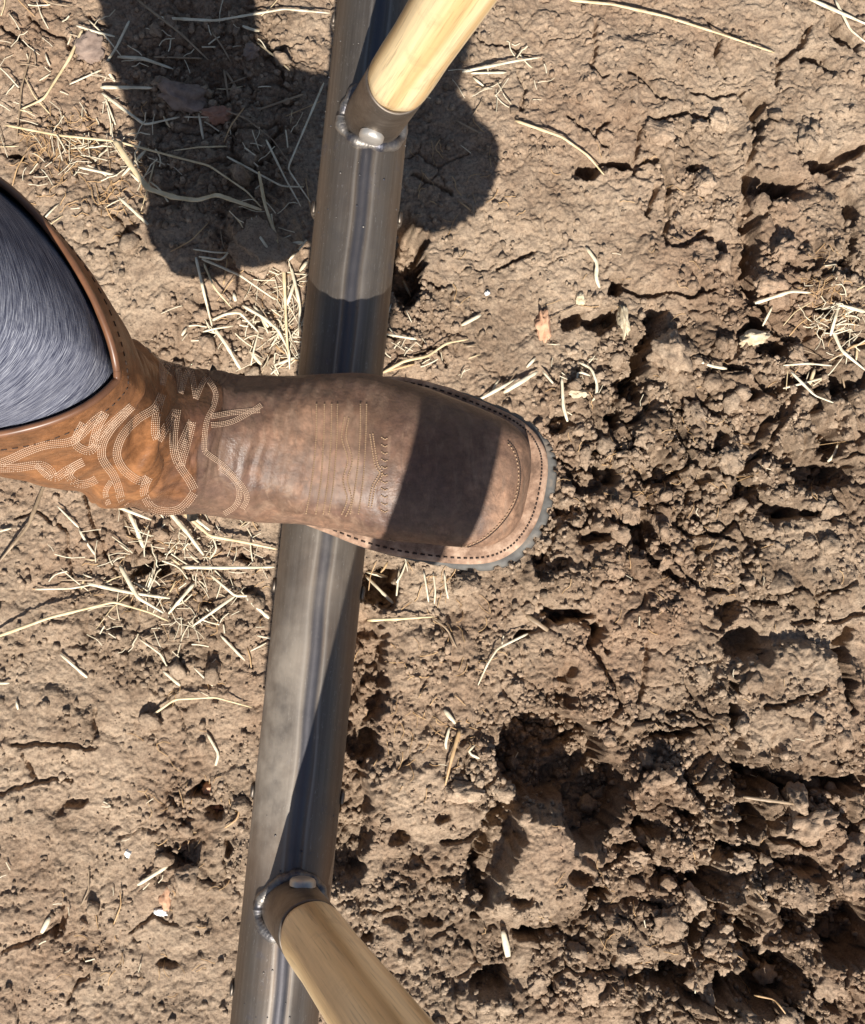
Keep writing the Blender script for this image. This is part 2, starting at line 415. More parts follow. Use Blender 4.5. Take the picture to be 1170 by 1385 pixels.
def soil_material(name, lighten=1.0, attr=True):
    m, nt, b = newmat(name)
    pos = geopos(nt)
    n1 = noise(nt, pos, 14, 5, .6); n2 = noise(nt, pos, 90, 5, .65); n3 = noise(nt, pos, 420, 4, .7); n4 = noise(nt, pos, 5, 3, .5)
    base = ramp(nt, n2, [(.30, (.150*lighten, .098*lighten, .066*lighten)), (.50, (.285*lighten, .203*lighten, .139*lighten)), (.72, (.420*lighten, .318*lighten, .226*lighten))])
    dry = ramp(nt, n1, [(.36, (.215*lighten, .152*lighten, .103*lighten)), (.62, (.46*lighten, .352*lighten, .252*lighten))])
    col = mix(nt, .5, base, dry)
    red = mix(nt, ramp(nt, n4, [(.45, 0), (.7, .5)]), col, (.30*lighten, .185*lighten, .118*lighten))
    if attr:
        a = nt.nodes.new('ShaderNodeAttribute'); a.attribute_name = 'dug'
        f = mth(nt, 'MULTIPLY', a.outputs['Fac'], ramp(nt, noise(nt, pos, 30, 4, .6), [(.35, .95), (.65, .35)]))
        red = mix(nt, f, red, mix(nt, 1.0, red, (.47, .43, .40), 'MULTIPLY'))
    sp = ramp(nt, n3, [(.32, .62), (.5, 1.0), (.68, 1.28)])
    col = mix(nt, 1.0, red, sp, 'MULTIPLY')
    vor = nt.nodes.new('ShaderNodeTexVoronoi'); vor.inputs['Scale'].default_value = 260
    nt.links.new(pos, vor.inputs['Vector'])
    chip = ramp(nt, vor.outputs['Distance'], [(.06, 1.0), (.10, 0.0)])
    gate = ramp(nt, noise(nt, pos, 60, 2), [(.60, 0), (.66, .8)])
    col = mix(nt, mth(nt, 'MULTIPLY', chip, gate), col, (.55, .47, .36))
    nt.links.new(col, b.inputs['Base Color'])
    b.inputs['Roughness'].default_value = .95; b.inputs['Specular IOR Level'].default_value = .15
    hb = mth(nt, 'ADD', mth(nt, 'MULTIPLY', noise(nt, pos, 700, 5, .7), .8), mth(nt, 'MULTIPLY', noise(nt, pos, 260, 4, .65), 1.2))
    nt.links.new(bump(nt, hb, .9, .0014), b.inputs['Normal'])
    return m
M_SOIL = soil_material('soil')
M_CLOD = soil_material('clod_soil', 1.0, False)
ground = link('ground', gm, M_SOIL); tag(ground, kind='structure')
ground['label'] = 'dry cracked brown soil'

def gz(x, y):
    """ground height from the sheet, bilinear"""
    a = min(max(np.searchsorted(ax_x, x) - 1, 0), nx - 2); c = min(max(np.searchsorted(ax_y, y) - 1, 0), ny - 2)
    tx = (x - ax_x[a]) / (ax_x[a + 1] - ax_x[a]); ty = (y - ax_y[c]) / (ax_y[c + 1] - ax_y[c])
    return float(gh[c, a] * (1 - tx) * (1 - ty) + gh[c, a + 1] * tx * (1 - ty) + gh[c + 1, a] * (1 - tx) * ty + gh[c + 1, a + 1] * tx * ty)
def onground(px, py, lift=0.0):
    z = 0.0
    for _ in range(4):
        p = P(px, py, z); z = gz(p.x, p.y) + lift
    p = P(px, py, z); return Vector((p.x, p.y, gz(p.x, p.y) + lift))
# ================================================================== BROADFORK
PIPE_Z, PIPE_R = 0.30, 0.0303
pa = P(518, -55, PIPE_Z); pb = P(361, 1480, PIPE_Z)
pdir = (pa - pb).normalized(); pside = Vector((0, 0, 1)).cross(pdir).normalized()   # pside points to picture left
pc0 = pb - pdir * .015; pc1 = pa + pdir * .03
fork = empty('broadfork', ((pa.x + pb.x) / 2, (pa.y + pb.y) / 2, 0))
tag(fork, 'bare steel broadfork with two wooden handles, crossbar pressed down by the boot', 'garden fork')

def steel_material(name, seam=True):
    m, nt, b = newmat(name)
    tc = objco(nt)                                   # object space of the pipe: x along it
    st = mapping(nt, tc, (2.0, 90, 90)); st2 = mapping(nt, tc, (1.0, 22, 22))
    n1 = noise(nt, st, 5, 4, .6); n2 = noise(nt, st2, 3, 3, .6, .3); n3 = noise(nt, tc, 45, 5, .65); n4 = noise(nt, tc, 9, 3, .55)
    base = ramp(nt, n2, [(.30, (.11, .088, .070)), (.5, (.165, .135, .110)), (.72, (.235, .20, .168))])
    base = mix(nt, .45, base, ramp(nt, n1, [(.36, (.12, .10, .083)), (.64, (.20, .172, .145))]))
    base = mix(nt, ramp(nt, n4, [(.5, 0), (.72, .55)]), base, (.23, .155, .105))
    base = mix(nt, ramp(nt, n3, [(.60, 0), (.72, .6)]), base, (.12, .11, .12))
    scm = mapping(nt, tc, (9, 42, 42), (.3, .2, .5)); scr = ramp(nt, noise(nt, scm, 14, 2, .5, 1.5), [(.66, 0), (.69, .5), (.72, 0)])
    base = mix(nt, scr, base, (.42, .38, .34))
    rough = ramp(nt, n3, [(.3, .42), (.7, .60)])
    if seam:
        at = nt.nodes.new('ShaderNodeAttribute'); at.attribute_name = 'seam'
        wob = mth(nt, 'ADD', at.outputs['Fac'], mth(nt, 'MULTIPLY', mth(nt, 'SUBTRACT', n2, .5), .5))
        base = mix(nt, ramp(nt, wob, [(.45, 0), (.85, .8)]), base, (.085, .085, .10))
        base = mix(nt, ramp(nt, wob, [(.12, 0), (.3, .7), (.45, 0)]), base, (.33, .29, .25))
        ht = nt.nodes.new('ShaderNodeAttribute'); ht.attribute_name = 'heat'
        tint = ramp(nt, ht.outputs['Fac'], [(0, (.2, .17, .15)), (.25, (.27, .19, .11)), (.5, (.20, .10, .09)), (.75, (.07, .075, .15)), (1, (.10, .10, .11))])
        base = mix(nt, ramp(nt, ht.outputs['Fac'], [(.02, 0), (.3, .75), (1, .92)]), base, tint)
        dr = nt.nodes.new('ShaderNodeAttribute'); dr.attribute_name = 'dust'
        nd = mth(nt, 'MULTIPLY', dr.outputs['Fac'], ramp(nt, noise(nt, tc, 28, 5, .65), [(.3, .15), (.6, 1)]))
        base = mix(nt, nd, base, (.36, .31, .25))
        rough = mix(nt, nd, rough, (.8, .8, .8))
        met = mth(nt, 'SUBTRACT', .78, mth(nt, 'MULTIPLY', nd, .7))
        nt.links.new(met, b.inputs['Metallic'])
    else: b.inputs['Metallic'].default_value = .85
    nt.links.new(base, b.inputs['Base Color']); nt.links.new(rough, b.inputs['Roughness'])
    nt.links.new(bump(nt, mth(nt, 'ADD', n3, mth(nt, 'MULTIPLY', n1, .6)), .25, .0006), b.inputs['Normal'])
    return m
M_STEEL = steel_material('mill_steel'); M_STEEL2 = steel_material('socket_steel', False)
M_BEAD, nt, b = newmat('weld_bead_metal')
b.inputs['Metallic'].default_value = .75; b.inputs['Roughness'].default_value = .5
nt.links.new(bump(nt, noise(nt, geopos(nt), 500, 4), .6, .0006), b.inputs['Normal'])
nt.links.new(ramp(nt, noise(nt, geopos(nt), 120, 3), [(.35, (.07, .07, .085)), (.62, (.25, .225, .20))]), b.inputs['Base Color'])
M_BRIGHT, nt, b = newmat('bright_bolt_metal')
b.inputs['Metallic'].default_value = .7; b.inputs['Roughness'].default_value = .48; b.inputs['Base Color'].default_value = (.50, .47, .43, 1)
nt.links.new(bump(nt, noise(nt, geopos(nt), 400, 3), .3, .0005), b.inputs['Normal'])

# handles stand a little off the vertical
HD = Vector((0.198, 0.0, 1.0)).normalized()
def pipe_at(px_y):
    """point of the pipe axis seen at picture height px_y"""
    px = 512.6 - .102 * px_y
    p = P(px, px_y, PIPE_Z); return pc0 + pdir * (p - pc0).dot(pdir)
SOCK = [pipe_at(177), pipe_at(1217)]
SR = .0212
def saddle(c, ang, r=SR):
    """where the socket wall at angle ang meets the pipe"""
    a = HD.cross(Vector((0, 1, 0))).normalized(); bb = HD.cross(a)
    o = c + (a * math.cos(ang) + bb * math.sin(ang)) * r + HD * .3
    # line o - HD t against cylinder
    d = -HD; m_ = o - pc0
    d_ = d - pdir * d.dot(pdir); mm = m_ - pdir * m_.dot(pdir)
    A = d_.dot(d_); B = 2 * d_.dot(mm); Cc = mm.dot(mm) - PIPE_R ** 2
    t = (-B - math.sqrt(max(B * B - 4 * A * Cc, 0))) / (2 * A)
    return o + d * t

# crossbar
Lp = (pc1 - pc0).length; NR, NK = 260, 180
ux = Matrix((pdir, pside, pdir.cross(pside))).transposed().to_4x4(); ux.translation = pc0   # local x along the pipe
pts = np.zeros((NR, NK, 3)); seam = np.zeros((NR, NK)); heat = np.zeros((NR, NK)); dust = np.zeros((NR, NK))
for r in range(NR):
    u = Lp * r / (NR - 1)
    for k in range(NK):
        a = 2 * math.pi * k / NK
        rr = PIPE_R
        da = math.atan2(math.sin(a - math.radians(94)), math.cos(a - math.radians(94))) * PIPE_R   # seam lies on top
        wv = .0005 * math.sin(u * 31) + .0004 * math.sin(u * 83)
        g = math.exp(-((da - wv) / .0026) ** 2)
        rr += .0007 * g - .0004 * math.exp(-((abs(da - wv) - .0042) / .0012) ** 2)
        seam[r, k] = math.exp(-((da - wv) / .0062) ** 2)
        # pside is local y; z is up: angle measured from side to top
        pts[r, k] = (u, rr * math.cos(a), rr * math.sin(a))
        wp = ux @ Vector(pts[r, k])
        hh = 0
        for s_ in SOCK:
            v = wp - s_; dd = (v - HD * v.dot(HD)).length - SR
            if v.dot(HD) > -.01: hh = max(hh, 1 - max(dd, 0) / .026)
        heat[r, k] = max(0, hh)
        py_ = None
        dust[r, k] = 0
# dusty, trodden stretch below the boot on the left flank
ub = (pipe_at(900) - pc0).dot(pdir); ue = (pipe_at(1100) - pc0).dot(pdir); bootu = (pipe_at(760) - pc0).dot(pdir)
for r in range(NR):
    u = Lp * r / (NR - 1)
    for k in range(NK):
        a = 2 * math.pi * k / NK
        left = math.cos(a) * .5 + .5
        w1 = math.exp(-((u - (ub + ue) / 2) / .085) ** 4)
        dust[r, k] = .75 * w1 * float(sstep(.45, .7, left)) + .22 * math.exp(-((u - bootu) / .05) ** 2)
pm = grid_mesh('crossbar', pts, close_v=True, caps=(True, True))
for nm, arr in (('seam', seam), ('heat', heat), ('dust', dust)):
    at = pm.attributes.new(nm, 'FLOAT', 'POINT'); v = np.zeros(len(pm.vertices), np.float32); v[:NR * NK] = arr.ravel(); at.data.foreach_set('value', v)
pipe = bpy.data.objects.new('crossbar', pm); C.objects.link(pipe); pm.materials.append(M_STEEL)
pipe.parent = fork; pipe.matrix_parent_inverse = Matrix.Translation(-fork.location); pipe.matrix_basis = ux

M_WOOD, nt, b = newmat('ash_wood')
tc = objco(nt)
g1 = mapping(nt, tc, (34, 34, 2.6)); g2 = mapping(nt, tc, (160, 160, 5))
wv = nt.nodes.new('ShaderNodeTexWave'); wv.bands_direction = 'X'; wv.inputs['Scale'].default_value = .55
wv.inputs['Distortion'].default_value = 5.5; wv.inputs['Detail'].default_value = 3; wv.inputs['Detail Scale'].default_value = 1.1
nt.links.new(g1, wv.inputs['Vector'])
cw = ramp(nt, wv.outputs['Fac'], [(.1, (.64, .43, .20)), (.5, (.75, .545, .285)), (.9, (.80, .62, .36))])
fine = ramp(nt, noise(nt, g2, 2.2, 4, .6), [(.35, .86), (.6, 1.05)])
cw = mix(nt, 1.0, cw, fine, 'MULTIPLY')
g3 = mapping(nt, tc, (420, 420, 9))
cw = mix(nt, 1.0, cw, ramp(nt, noise(nt, g3, 2.0, 3, .6), [(.34, .72), (.42, 1.0), (.6, 1.05)]), 'MULTIPLY')
cw = mix(nt, ramp(nt, noise(nt, tc, 35, 5, .65), [(.56, 0), (.72, .35)]), cw, (.36, .24, .13))
nt.links.new(cw, b.inputs['Base Color'])
b.inputs['Roughness'].default_value = .34; b.inputs['Coat Weight'].default_value = .35; b.inputs['Coat Roughness'].default_value = .2
nt.links.new(bump(nt, noise(nt, g2, 2.2, 3), .12, .0004), b.inputs['Normal'])

hrot = Vector((0, 0, 1)).rotation_difference(HD).to_matrix().to_4x4()
ha = HD.cross(Vector((0, 1, 0))).normalized(); hb_ = HD.cross(ha)
RIM = .090      # rim of the socket above the pipe axis
for si, s_ in enumerate(SOCK):
    # socket tube with a real wall
    n = 64; rings = []
    lows = [saddle(s_, 2 * math.pi * k / n) for k in range(n)]
    def ring(r, t):
        return [s_ + (ha * math.cos(2 * math.pi * k / n) + hb_ * math.sin(2 * math.pi * k / n)) * r + HD * (t + .0007 * math.sin(3 * 2 * math.pi * k / n + si)) for k in range(n)]
    rings.append([Vector(p) - HD * .001 for p in lows])
    for t in (.045, RIM - .001): 
        rg = ring(SR, t); rings.append(rg)
    rings.append(ring(SR - .0006, RIM)); rings.append(ring(SR - .0022, RIM)); rings.append(ring(SR - .0027, RIM - .001)); rings.append(ring(SR - .0027, .04))
    me = grid_mesh('socket', np.array([[tuple(p) for p in r] for r in rings]), close_v=True)
    sock = link('socket', me, M_STEEL2, fork)
    # weld bead, rippled
    nb = 220; vs = []; fs = []
    mb = MB(); ptsb = []; rad = []
    for k in range(nb + 1):
        a = 2 * math.pi * k / nb
        p = saddle(s_, a, SR + .0008 + .0012 * math.sin(a * 3 + si))
        ptsb.append(p); rad.append(.0044 + .00010 * math.sin(k * 2 * math.pi / 3.2) + .0022 * float(perlin(np.array(k / 14.0), np.array(si * 3.3), 5)))
    mb.tube(ptsb, rad, 10, 1.0, False)
    link('weld_bead', mb.mesh('weld_bead'), M_BEAD, sock)
    # bolt head low on the wall that faces the eye
    face = (Vector((0.0, -.1 if si == 0 else .12, 0)) + Vector((-.35, -1.0, 0)) * (1 if si == 0 else 0) + Vector((.10, 1.0, 0)) * (1 if si == 1 else 0))
    face = (face - HD * face.dot(HD)).normalized()
    cpos = s_ + face * SR + HD * (.046 if si == 0 else .050)
    mb = MB(); side = face.cross(HD).normalized()
    prof = [(0, .0088), (.0030, .0088), (.0046, .0076), (.0056, .0050), (.0060, .0)]
    vs = []; K = 20
    for (hgt, r) in prof:
        for k in range(K):
            a = 2 * math.pi * k / K
            vs.append(cpos + face * (hgt - .0006) + (side * math.cos(a) + HD * math.sin(a)) * max(r, .0002))
    fs = [[i_ * K + k, i_ * K + (k + 1) % K, (i_ + 1) * K + (k + 1) % K, (i_ + 1) * K + k] for i_ in range(len(prof) - 1) for k in range(K)]
    mb.add(vs, fs); link('bolt_head', mb.mesh('bolt_head'), M_BRIGHT, sock)
    # wooden handle
    L = 1.17; rr = []
    prof = [(.040, .0178), (RIM - .004, .0180), (RIM, .0192), (RIM + .004, .0206), (RIM + .012, .0214), (RIM + .03, .0213), (.15, .0206), (.24, .0210), (.335, .0214), (.39, .0255), (.43, .0265), (.5, .026), (.8, .0235), (1.0, .022), (L - .02, .022), (L - .006, .0195), (L, .013)]
    n = 48; grid = []
    dense = []
    for (t0, r0), (t1, r1) in zip(prof[:-1], prof[1:]):
        m_ = max(1, int((t1 - t0) / .02))
        for q_ in range(m_): dense.append((t0 + (t1 - t0) * q_ / m_, r0 + (r1 - r0) * q_ / m_))
    dense.append(prof[-1])
    for (t, r) in dense:
        grid.append([((r * (1 + .03 * math.cos(2 * a + si))) * math.cos(a), r * math.sin(a), t + (.0022 * math.sin(a * 2 + 1 + si) + .001 * math.sin(5 * a)) * (1 if RIM - .002 < t < RIM + .02 else 0)) for a in [2 * math.pi * k / n for k in range(n)]])
    me = grid_mesh('handle', np.array(grid), close_v=True, caps=(True, True))
    h = bpy.data.objects.new('handle', me); C.objects.link(h); me.materials.append(M_WOOD)
    h.parent = fork; h.matrix_parent_inverse = Matrix.Translation(-fork.location)
    h.matrix_basis = Matrix.Translation(s_) @ hrot @ Matrix.Rotation(.6 + 2.1 * si, 4, 'Z')

# tines: flat steel blades welded into the underside, curving into the soil
for ty in (45, 300, 556, 808, 1085, 1352):
    c = pipe_at(ty)
    mb = MB(); rows = []
    for t in np.linspace(0, 1, 16):
        z = PIPE_Z - .004 - t * .37
        bend = .012 * math.sin(t * math.pi) 
        cen = Vector((c.x - .003 + bend * .3, c.y - .0 , z))
        hw = .0265 * (1 - .45 * t ** 2.2); th = .0050 * (1 - .3 * t)
        rows.append([cen + pside * (hw * sx) + pdir * (th * sy) for sx, sy in ((-1, -1), (1, -1), (1, 1), (-1, 1))])
    me = grid_mesh('tine', np.array([[tuple(p) for p in r] for r in rows]), close_v=True, caps=(True, True), smooth=False)
    tn = link('tine', me, M_STEEL2, fork)
    # the blade's tabs hug the pipe and show as small welded lugs at its sides
    for sgn in (-1, 1):
        mb = MB(); pp = []; rd = []
        for k in range(30):
            ang = math.radians(-35 + 45 * k / 29)
            pp.append(c + pdir * (.0045 * math.sin(k * .9)) + pside * sgn * (math.cos(ang) * (PIPE_R + .0012)) + Vector((0, 0, 1)) * math.sin(ang) * (PIPE_R + .0012) + pdir * .006)
            rd.append(.0018 * math.sin(math.pi * (k + 2) / 33) ** .5 + .0004 * math.sin(k * 1.9))
        mb.tube(pp, rd, 8); link('weld_bead', mb.mesh('weld_bead'), M_STEEL2, tn)

# weld spatter stuck to the crossbar
rs_ = np.random.RandomState(3); mb = MB()
for k in range(60):
    s_ = SOCK[rs_.randint(2)]; u = (s_ - pc0).dot(pdir) + rs_.normal() * .06; an = math.radians(90 + rs_.normal() * 45); r_ = .0004 + .0007 * rs_.rand() ** 2 * .7
    c = pc0 + pdir * u + pside * math.cos(an) * PIPE_R + Vector((0, 0, 1)) * math.sin(an) * PIPE_R
    nn = (pside * math.cos(an) + Vector((0, 0, 1)) * math.sin(an))
    mb.tube([c - nn * r_ * .3, c + nn * r_ * .5, c + nn * r_ * .9], [r_, r_, r_ * .5], 6)
o = link('weld_spatter', mb.mesh('weld_spatter'), M_BEAD, fork); o['kind'] = 'stuff'
# ================================================================== PERSON: BOOT AND LEG
YAW, PITCH = math.radians(-8.5), math.radians(18)
PIVOT_U = .168
contact = P(437, 618, PIPE_Z + PIPE_R)
SOLE_T = .0115
fu = Vector((math.cos(YAW) * math.cos(PITCH), math.sin(YAW) * math.cos(PITCH), math.sin(PITCH)))   # towards the toe
fs_ = Vector((-math.sin(YAW), math.cos(YAW), 0))                                                # picture-up side
fv = fu.cross(fs_).normalized()                                                               # out of the instep
LEAN = .075
def swept(u, s):
    # the toe sweeps in on the picture-up side
    return s * (1 - .30 * float(sstep(.20, .322, u))) if s > 0 else s * (1 + .02 * float(sstep(.25, .3, u)))
def B(u, s, v):
    s = swept(u, s)
    s -= .008 * float(sstep(.20, .12, u)) * float(sstep(.27, .12, v)) if v > .02 else .008 * float(sstep(.20, .12, u)) * v / .02 if v > 0 else 0
    ln = LEAN * max(v - .08, 0)
    return contact + fu * (u - PIVOT_U) + fs_ * (s + ln) + fv * (v + SOLE_T)

RINGS = [ # Fu, Fv, Bu, Bv, w
 (.3160, .018, .3160, .004, .0100), (.3140, .030, .3140, .001, .0290), (.3060, .040, .3070, 0, .0410), (.2930, .0480, .2940, 0, .0480),
 (.2700, .0560, .2700, 0, .0515), (.2400, .0630, .2400, 0, .0528), (.2100, .0710, .2080, 0, .0520), (.1850, .0815, .1780, 0, .0495),
 (.1640, .0930, .1480, .001, .0475), (.1460, .1060, .1180, .002, .0462), (.1390, .1220, .0830, .003, .0460), (.1340, .1400, .0450, .004, .0462),
 (.1325, .1600, .0120, .008, .0465), (.1345, .1800, .0000, .035, .0475), (.1385, .2000, -.0040, .075, .0500), (.1430, .2220, -.0080, .120, .0530),
 (.1540, .2450, -.0120, .165, .0580), (.1610, .2700, -.0160, .210, .0620), (.1660, .2950, -.0190, .250, .0650), (.1690, .3200, -.0210, .290, .0660)]
RA = np.array(RINGS)
def catmull(arr, t):
    n = len(arr) - 1; t = min(max(t, 0), n - 1e-6); i_ = int(t); f = t - i_
    p0 = arr[max(i_ - 1, 0)]; p1 = arr[i_]; p2 = arr[i_ + 1]; p3 = arr[min(i_ + 2, n)]
    return .5 * ((2 * p1) + (-p0 + p2) * f + (2 * p0 - 5 * p1 + 4 * p2 - p3) * f * f + (-p0 + 3 * p1 - 3 * p2 + p3) * f ** 3)
NROW, NCOL = 330, 200
NT = len(RINGS) - 1
def boot_point(t, a, off=0.0):
    Fu, Fv, Bu, Bv, wd = catmull(RA, t)
    c, s = math.cos(a), math.sin(a)
    mu, mv = (Fu + Bu) / 2, (Fv + Bv) / 2
    hu, hv = (Fu - Bu) / 2, (Fv - Bv) / 2
    L = math.hypot(hu, hv)
    foot = 1 - float(sstep(9, 13, t))
    # superellipse: flatter under the foot
    p = 2.0 + .22 * foot
    sh = float(sstep(10.5, 14.5, t))
    if c > 0: p -= .38 * sh + .30 * float(sstep(3, 5, t)) * foot
    ks = math.copysign(abs(s) ** (2 / p), s)
    kc = math.copysign(abs(c) ** (2 / (2.0 + (1.6 * foot if c < 0 else -.12 * foot * float(sstep(3, 5, t)) - .38 * sh))), c)
    # slight ridge along the instep
    e = off / max(L, .01)
    return mu + hu * kc * (1 + e), wd * ks * (1 + off / max(wd, .01)) - .021 * float(sstep(9.5, 13.5, t)) * max(c, 0) ** 1.5, mv + hv * kc * (1 + e)
tt = np.concatenate([np.linspace(0, 2, 26)[:-1], np.linspace(2, NT, NROW - 25)])
RIMDIP = 1.3
UU = np.zeros((NROW, NCOL, 3)); TA = np.zeros((NROW, NCOL, 2))
for r, t in enumerate(tt):
    for k in range(NCOL):
        a = 2 * math.pi * k / NCOL
        aa = math.atan2(math.sin(a), math.cos(a))
        av = abs(math.atan2(math.sin(a + .1), math.cos(a + .1)))
        dip = RIMDIP * max(0, 1 - av / 1.1) ** 1.2 + .5 * max(0, 1 - (math.pi - av) / .9)
        te = t if t < 13 else 13 + (t - 13) * (NT - 13 - dip) / (NT - 13)
        UU[r, k] = boot_point(te, a); TA[r, k] = (te, aa)
# creases where the ankle breaks, and slack leather on the shaft
W3 = np.zeros_like(UU)
for r in range(NROW):
    for k in range(NCOL): W3[r, k] = B(*UU[r, k])
def normals(W):
    du = np.gradient(W, axis=0); dv = (np.roll(W, -1, 1) - np.roll(W, 1, 1)) / 2
    n = np.cross(du, dv); l = np.linalg.norm(n, axis=-1, keepdims=True); n = n / np.maximum(l, 1e-12)
    return n
nrm = normals(W3)
cen = W3.mean(axis=1, keepdims=True)
if ((W3 - cen) * nrm).sum() < 0: nrm = -nrm
T_, A_ = TA[..., 0], TA[..., 1]
ank = np.exp(-((T_ - 12.3) / 2.6) ** 2)
warp = 1.1 * perlin(T_ * .45, A_ * 1.3, 101) + .35 * perlin(T_ * 1.3, A_ * 3, 102)
fold = np.sin((T_ * 1.55 + A_ * 1.0 * np.sign(A_) + warp * 2.2))
fold = np.sign(fold) * np.abs(fold) ** .8
disp = ank * .0030 * fold
slack = np.exp(-((T_ - 15.2) / 1.8) ** 2)
disp += slack * .0022 * np.sin(A_ * 5 + 2.2 * warp + T_ * .8)
hook = .5 * perlin(T_ * .9, A_ * 1.6, 120) + .8 * np.cos(A_ * 2.0 + .6)
disp += .0008 * np.exp(-((T_ - 12.6) / 1.5) ** 2) * np.exp(-((A_ + 1.35) / .75) ** 2) * np.sin(T_ * 3.3 + 3.0 * hook)
disp += .0016 * perlin(T_ * .8, A_ * 2.0, 104) * sstep(3, 6, T_)
disp += .0011 * np.exp(-((T_ - 8.6) / 1.6) ** 2) * np.sin(T_ * 4.6 + .8 * perlin(A_ * 2, T_, 105)) * (np.cos(A_) > 0) * np.clip(np.cos(A_), 0, 1)
# stitched piping ridges across the vamp
for tc_ in (6.05, 6.4, 6.85, 7.25, 7.6, 7.95, 8.3):
    disp += .0007 * np.exp(-((T_ - tc_ + .25 * np.sin(A_ * 1.5)) / .09) ** 2) * (np.abs(A_) < 1.1)
disp *= 1 - .85 * sstep(15.8, 17.2, T_)
TS = T_ + .45 * np.sin(A_ * 2.0 + .5) + .25 * np.sin(A_ * 5) - .25 * np.sin(A_)
SHAFT = sstep(9.95, 10.10, TS)
disp += .0013 * SHAFT + .0006 * np.exp(-((TS - 10.3) / .12) ** 2)
fan = T_ * 1.7 - 2.0 * A_ + 1.5 * perlin(T_ * .5, A_ * .9, 131)
disp += .0040 * np.exp(-((T_ - 12.0) / 1.7) ** 2) * (.35 + .65 * np.exp(-((A_ + .8) / 1.0) ** 2)) * (.5 - (1 - np.abs(np.sin(fan))) ** 2.2)
fan2 = T_ * 3.4 + 2.4 * A_ + 2.0 * perlin(T_ * .7, A_ * 1.3, 141)
disp -= .0012 * np.exp(-((T_ - 11.0) / 2.4) ** 2) * (1 - np.abs(np.sin(fan2))) ** 4
for tc_, am_ in ((9.1, .0010), (8.2, .0006), (5.2, .0007), (4.7, .0005)):
    disp -= am_ * np.exp(-((T_ - tc_ - .35 * perlin(A_ * 1.5, np.full_like(A_, tc_), 151)) / .05) ** 2) * np.exp(-(A_ / 1.1) ** 2)
W3 = W3 + nrm * disp[..., None]
person = empty('person', (contact.x - .15, contact.y, 0))
tag(person, 'person in brown leather boot and grey leggings pressing one foot on the fork', 'person')

def leather(name, shaft_mix=True):
    m, nt, b = newmat(name)
    tc = objco(nt)
    n1 = noise(nt, tc, 26, 6, .65, .3); n2 = noise(nt, tc, 95, 5, .7); n3 = noise(nt, tc, 420, 4, .6); n4 = noise(nt, tc, 42, 5, .65, .6)
    vamp = ramp(nt, n1, [(.30, (.036, .018, .012)), (.5, (.076, .037, .026)), (.70, (.145, .074, .046))])
    vamp = mix(nt, ramp(nt, n4, [(.42, 0), (.66, .75)]), vamp, (.085, .046, .042))
    dustc = mix(nt, ramp(nt, n2, [(.45, 0), (.7, .6)]), vamp, (.21, .108, .062))
    shaft = ramp(nt, n1, [(.3, (.095, .038, .015)), (.55, (.215, .088, .032)), (.75, (.30, .135, .052))])
    at = nt.nodes.new('ShaderNodeAttribute'); at.attribute_name = 'shaft'
    dd = nt.nodes.new('ShaderNodeAttribute'); dd.attribute_name = 'dusty'
    col = mix(nt, at.outputs['Fac'], dustc, shaft)
    col = mix(nt, mth(nt, 'MULTIPLY', dd.outputs['Fac'], ramp(nt, noise(nt, tc, 40, 5, .65), [(.30, .25), (.65, 1)])), col, (.33, .190, .118))
    sm = mapping(nt, tc, (26, 5, 26)); n5 = noise(nt, sm, 4, 5, .65, .5); n6 = noise(nt, tc, 160, 5, .7)
    gv = mth(nt, 'SUBTRACT', 1.0, at.outputs['Fac'])
    col = mix(nt, mth(nt, 'MULTIPLY', gv, ramp(nt, n5, [(.50, 0), (.62, .7)])), col, (.25, .160, .108))
    col = mix(nt, mth(nt, 'MULTIPLY', gv, ramp(nt, noise(nt, tc, 30, 5, .65, .8), [(.46, 0), (.60, .5)])), col, (.050, .028, .024))
    oi = nt.nodes.new('ShaderNodeAttribute'); oi.attribute_name = 'oil_shade'  # dark glossy ankle leather, and shade put into the colour elsewhere
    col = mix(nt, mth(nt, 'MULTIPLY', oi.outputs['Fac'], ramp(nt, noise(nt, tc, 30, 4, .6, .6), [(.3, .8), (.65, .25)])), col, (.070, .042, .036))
    vn = nt.nodes.new('ShaderNodeTexVoronoi'); vn.feature = 'DISTANCE_TO_EDGE'; vn.inputs['Scale'].default_value = 55; nt.links.new(mapping(nt, tc, (1.6, .8, 1.2)), vn.inputs['Vector'])
    crk = mth(nt, 'MULTIPLY', ramp(nt, vn.outputs['Distance'], [(.0, 1), (.035, 0)]), ramp(nt, n2, [(.45, 0), (.6, .5)]))
    col = mix(nt, mth(nt, 'MULTIPLY', crk, gv), col, (.045, .024, .018))
    col = mix(nt, 1.0, col, ramp(nt, n6, [(.32, .66), (.5, 1.0), (.68, 1.36)]), 'MULTIPLY')
    film = mth(nt, 'MULTIPLY', gv, ramp(nt, noise(nt, tc, 60, 6, .7), [(.32, .05), (.68, .45)]))
    col = mix(nt, film, col, (.185, .120, .080))
    nt.links.new(col, b.inputs['Base Color'])
    r = mth(nt, 'ADD', mth(nt, 'MULTIPLY', n2, .34), .24)
    r = mth(nt, 'ADD', r, mth(nt, 'MULTIPLY', dd.outputs['Fac'], .25))
    r = mth(nt, 'SUBTRACT', r, mth(nt, 'MULTIPLY', at.outputs['Fac'], .08))
    nt.links.new(r, b.inputs['Roughness'])
    r = mth(nt, 'SUBTRACT', r, mth(nt, 'MULTIPLY', oi.outputs['Fac'], .12))
    nt.links.new(r, b.inputs['Roughness'])
    b.inputs['Specular IOR Level'].default_value = .32
    h = mth(nt, 'ADD', mth(nt, 'MULTIPLY', n3, .6), mth(nt, 'MULTIPLY', n2, 1.0))
    nt.links.new(bump(nt, h, .6, .0010), b.inputs['Normal'])
    return m
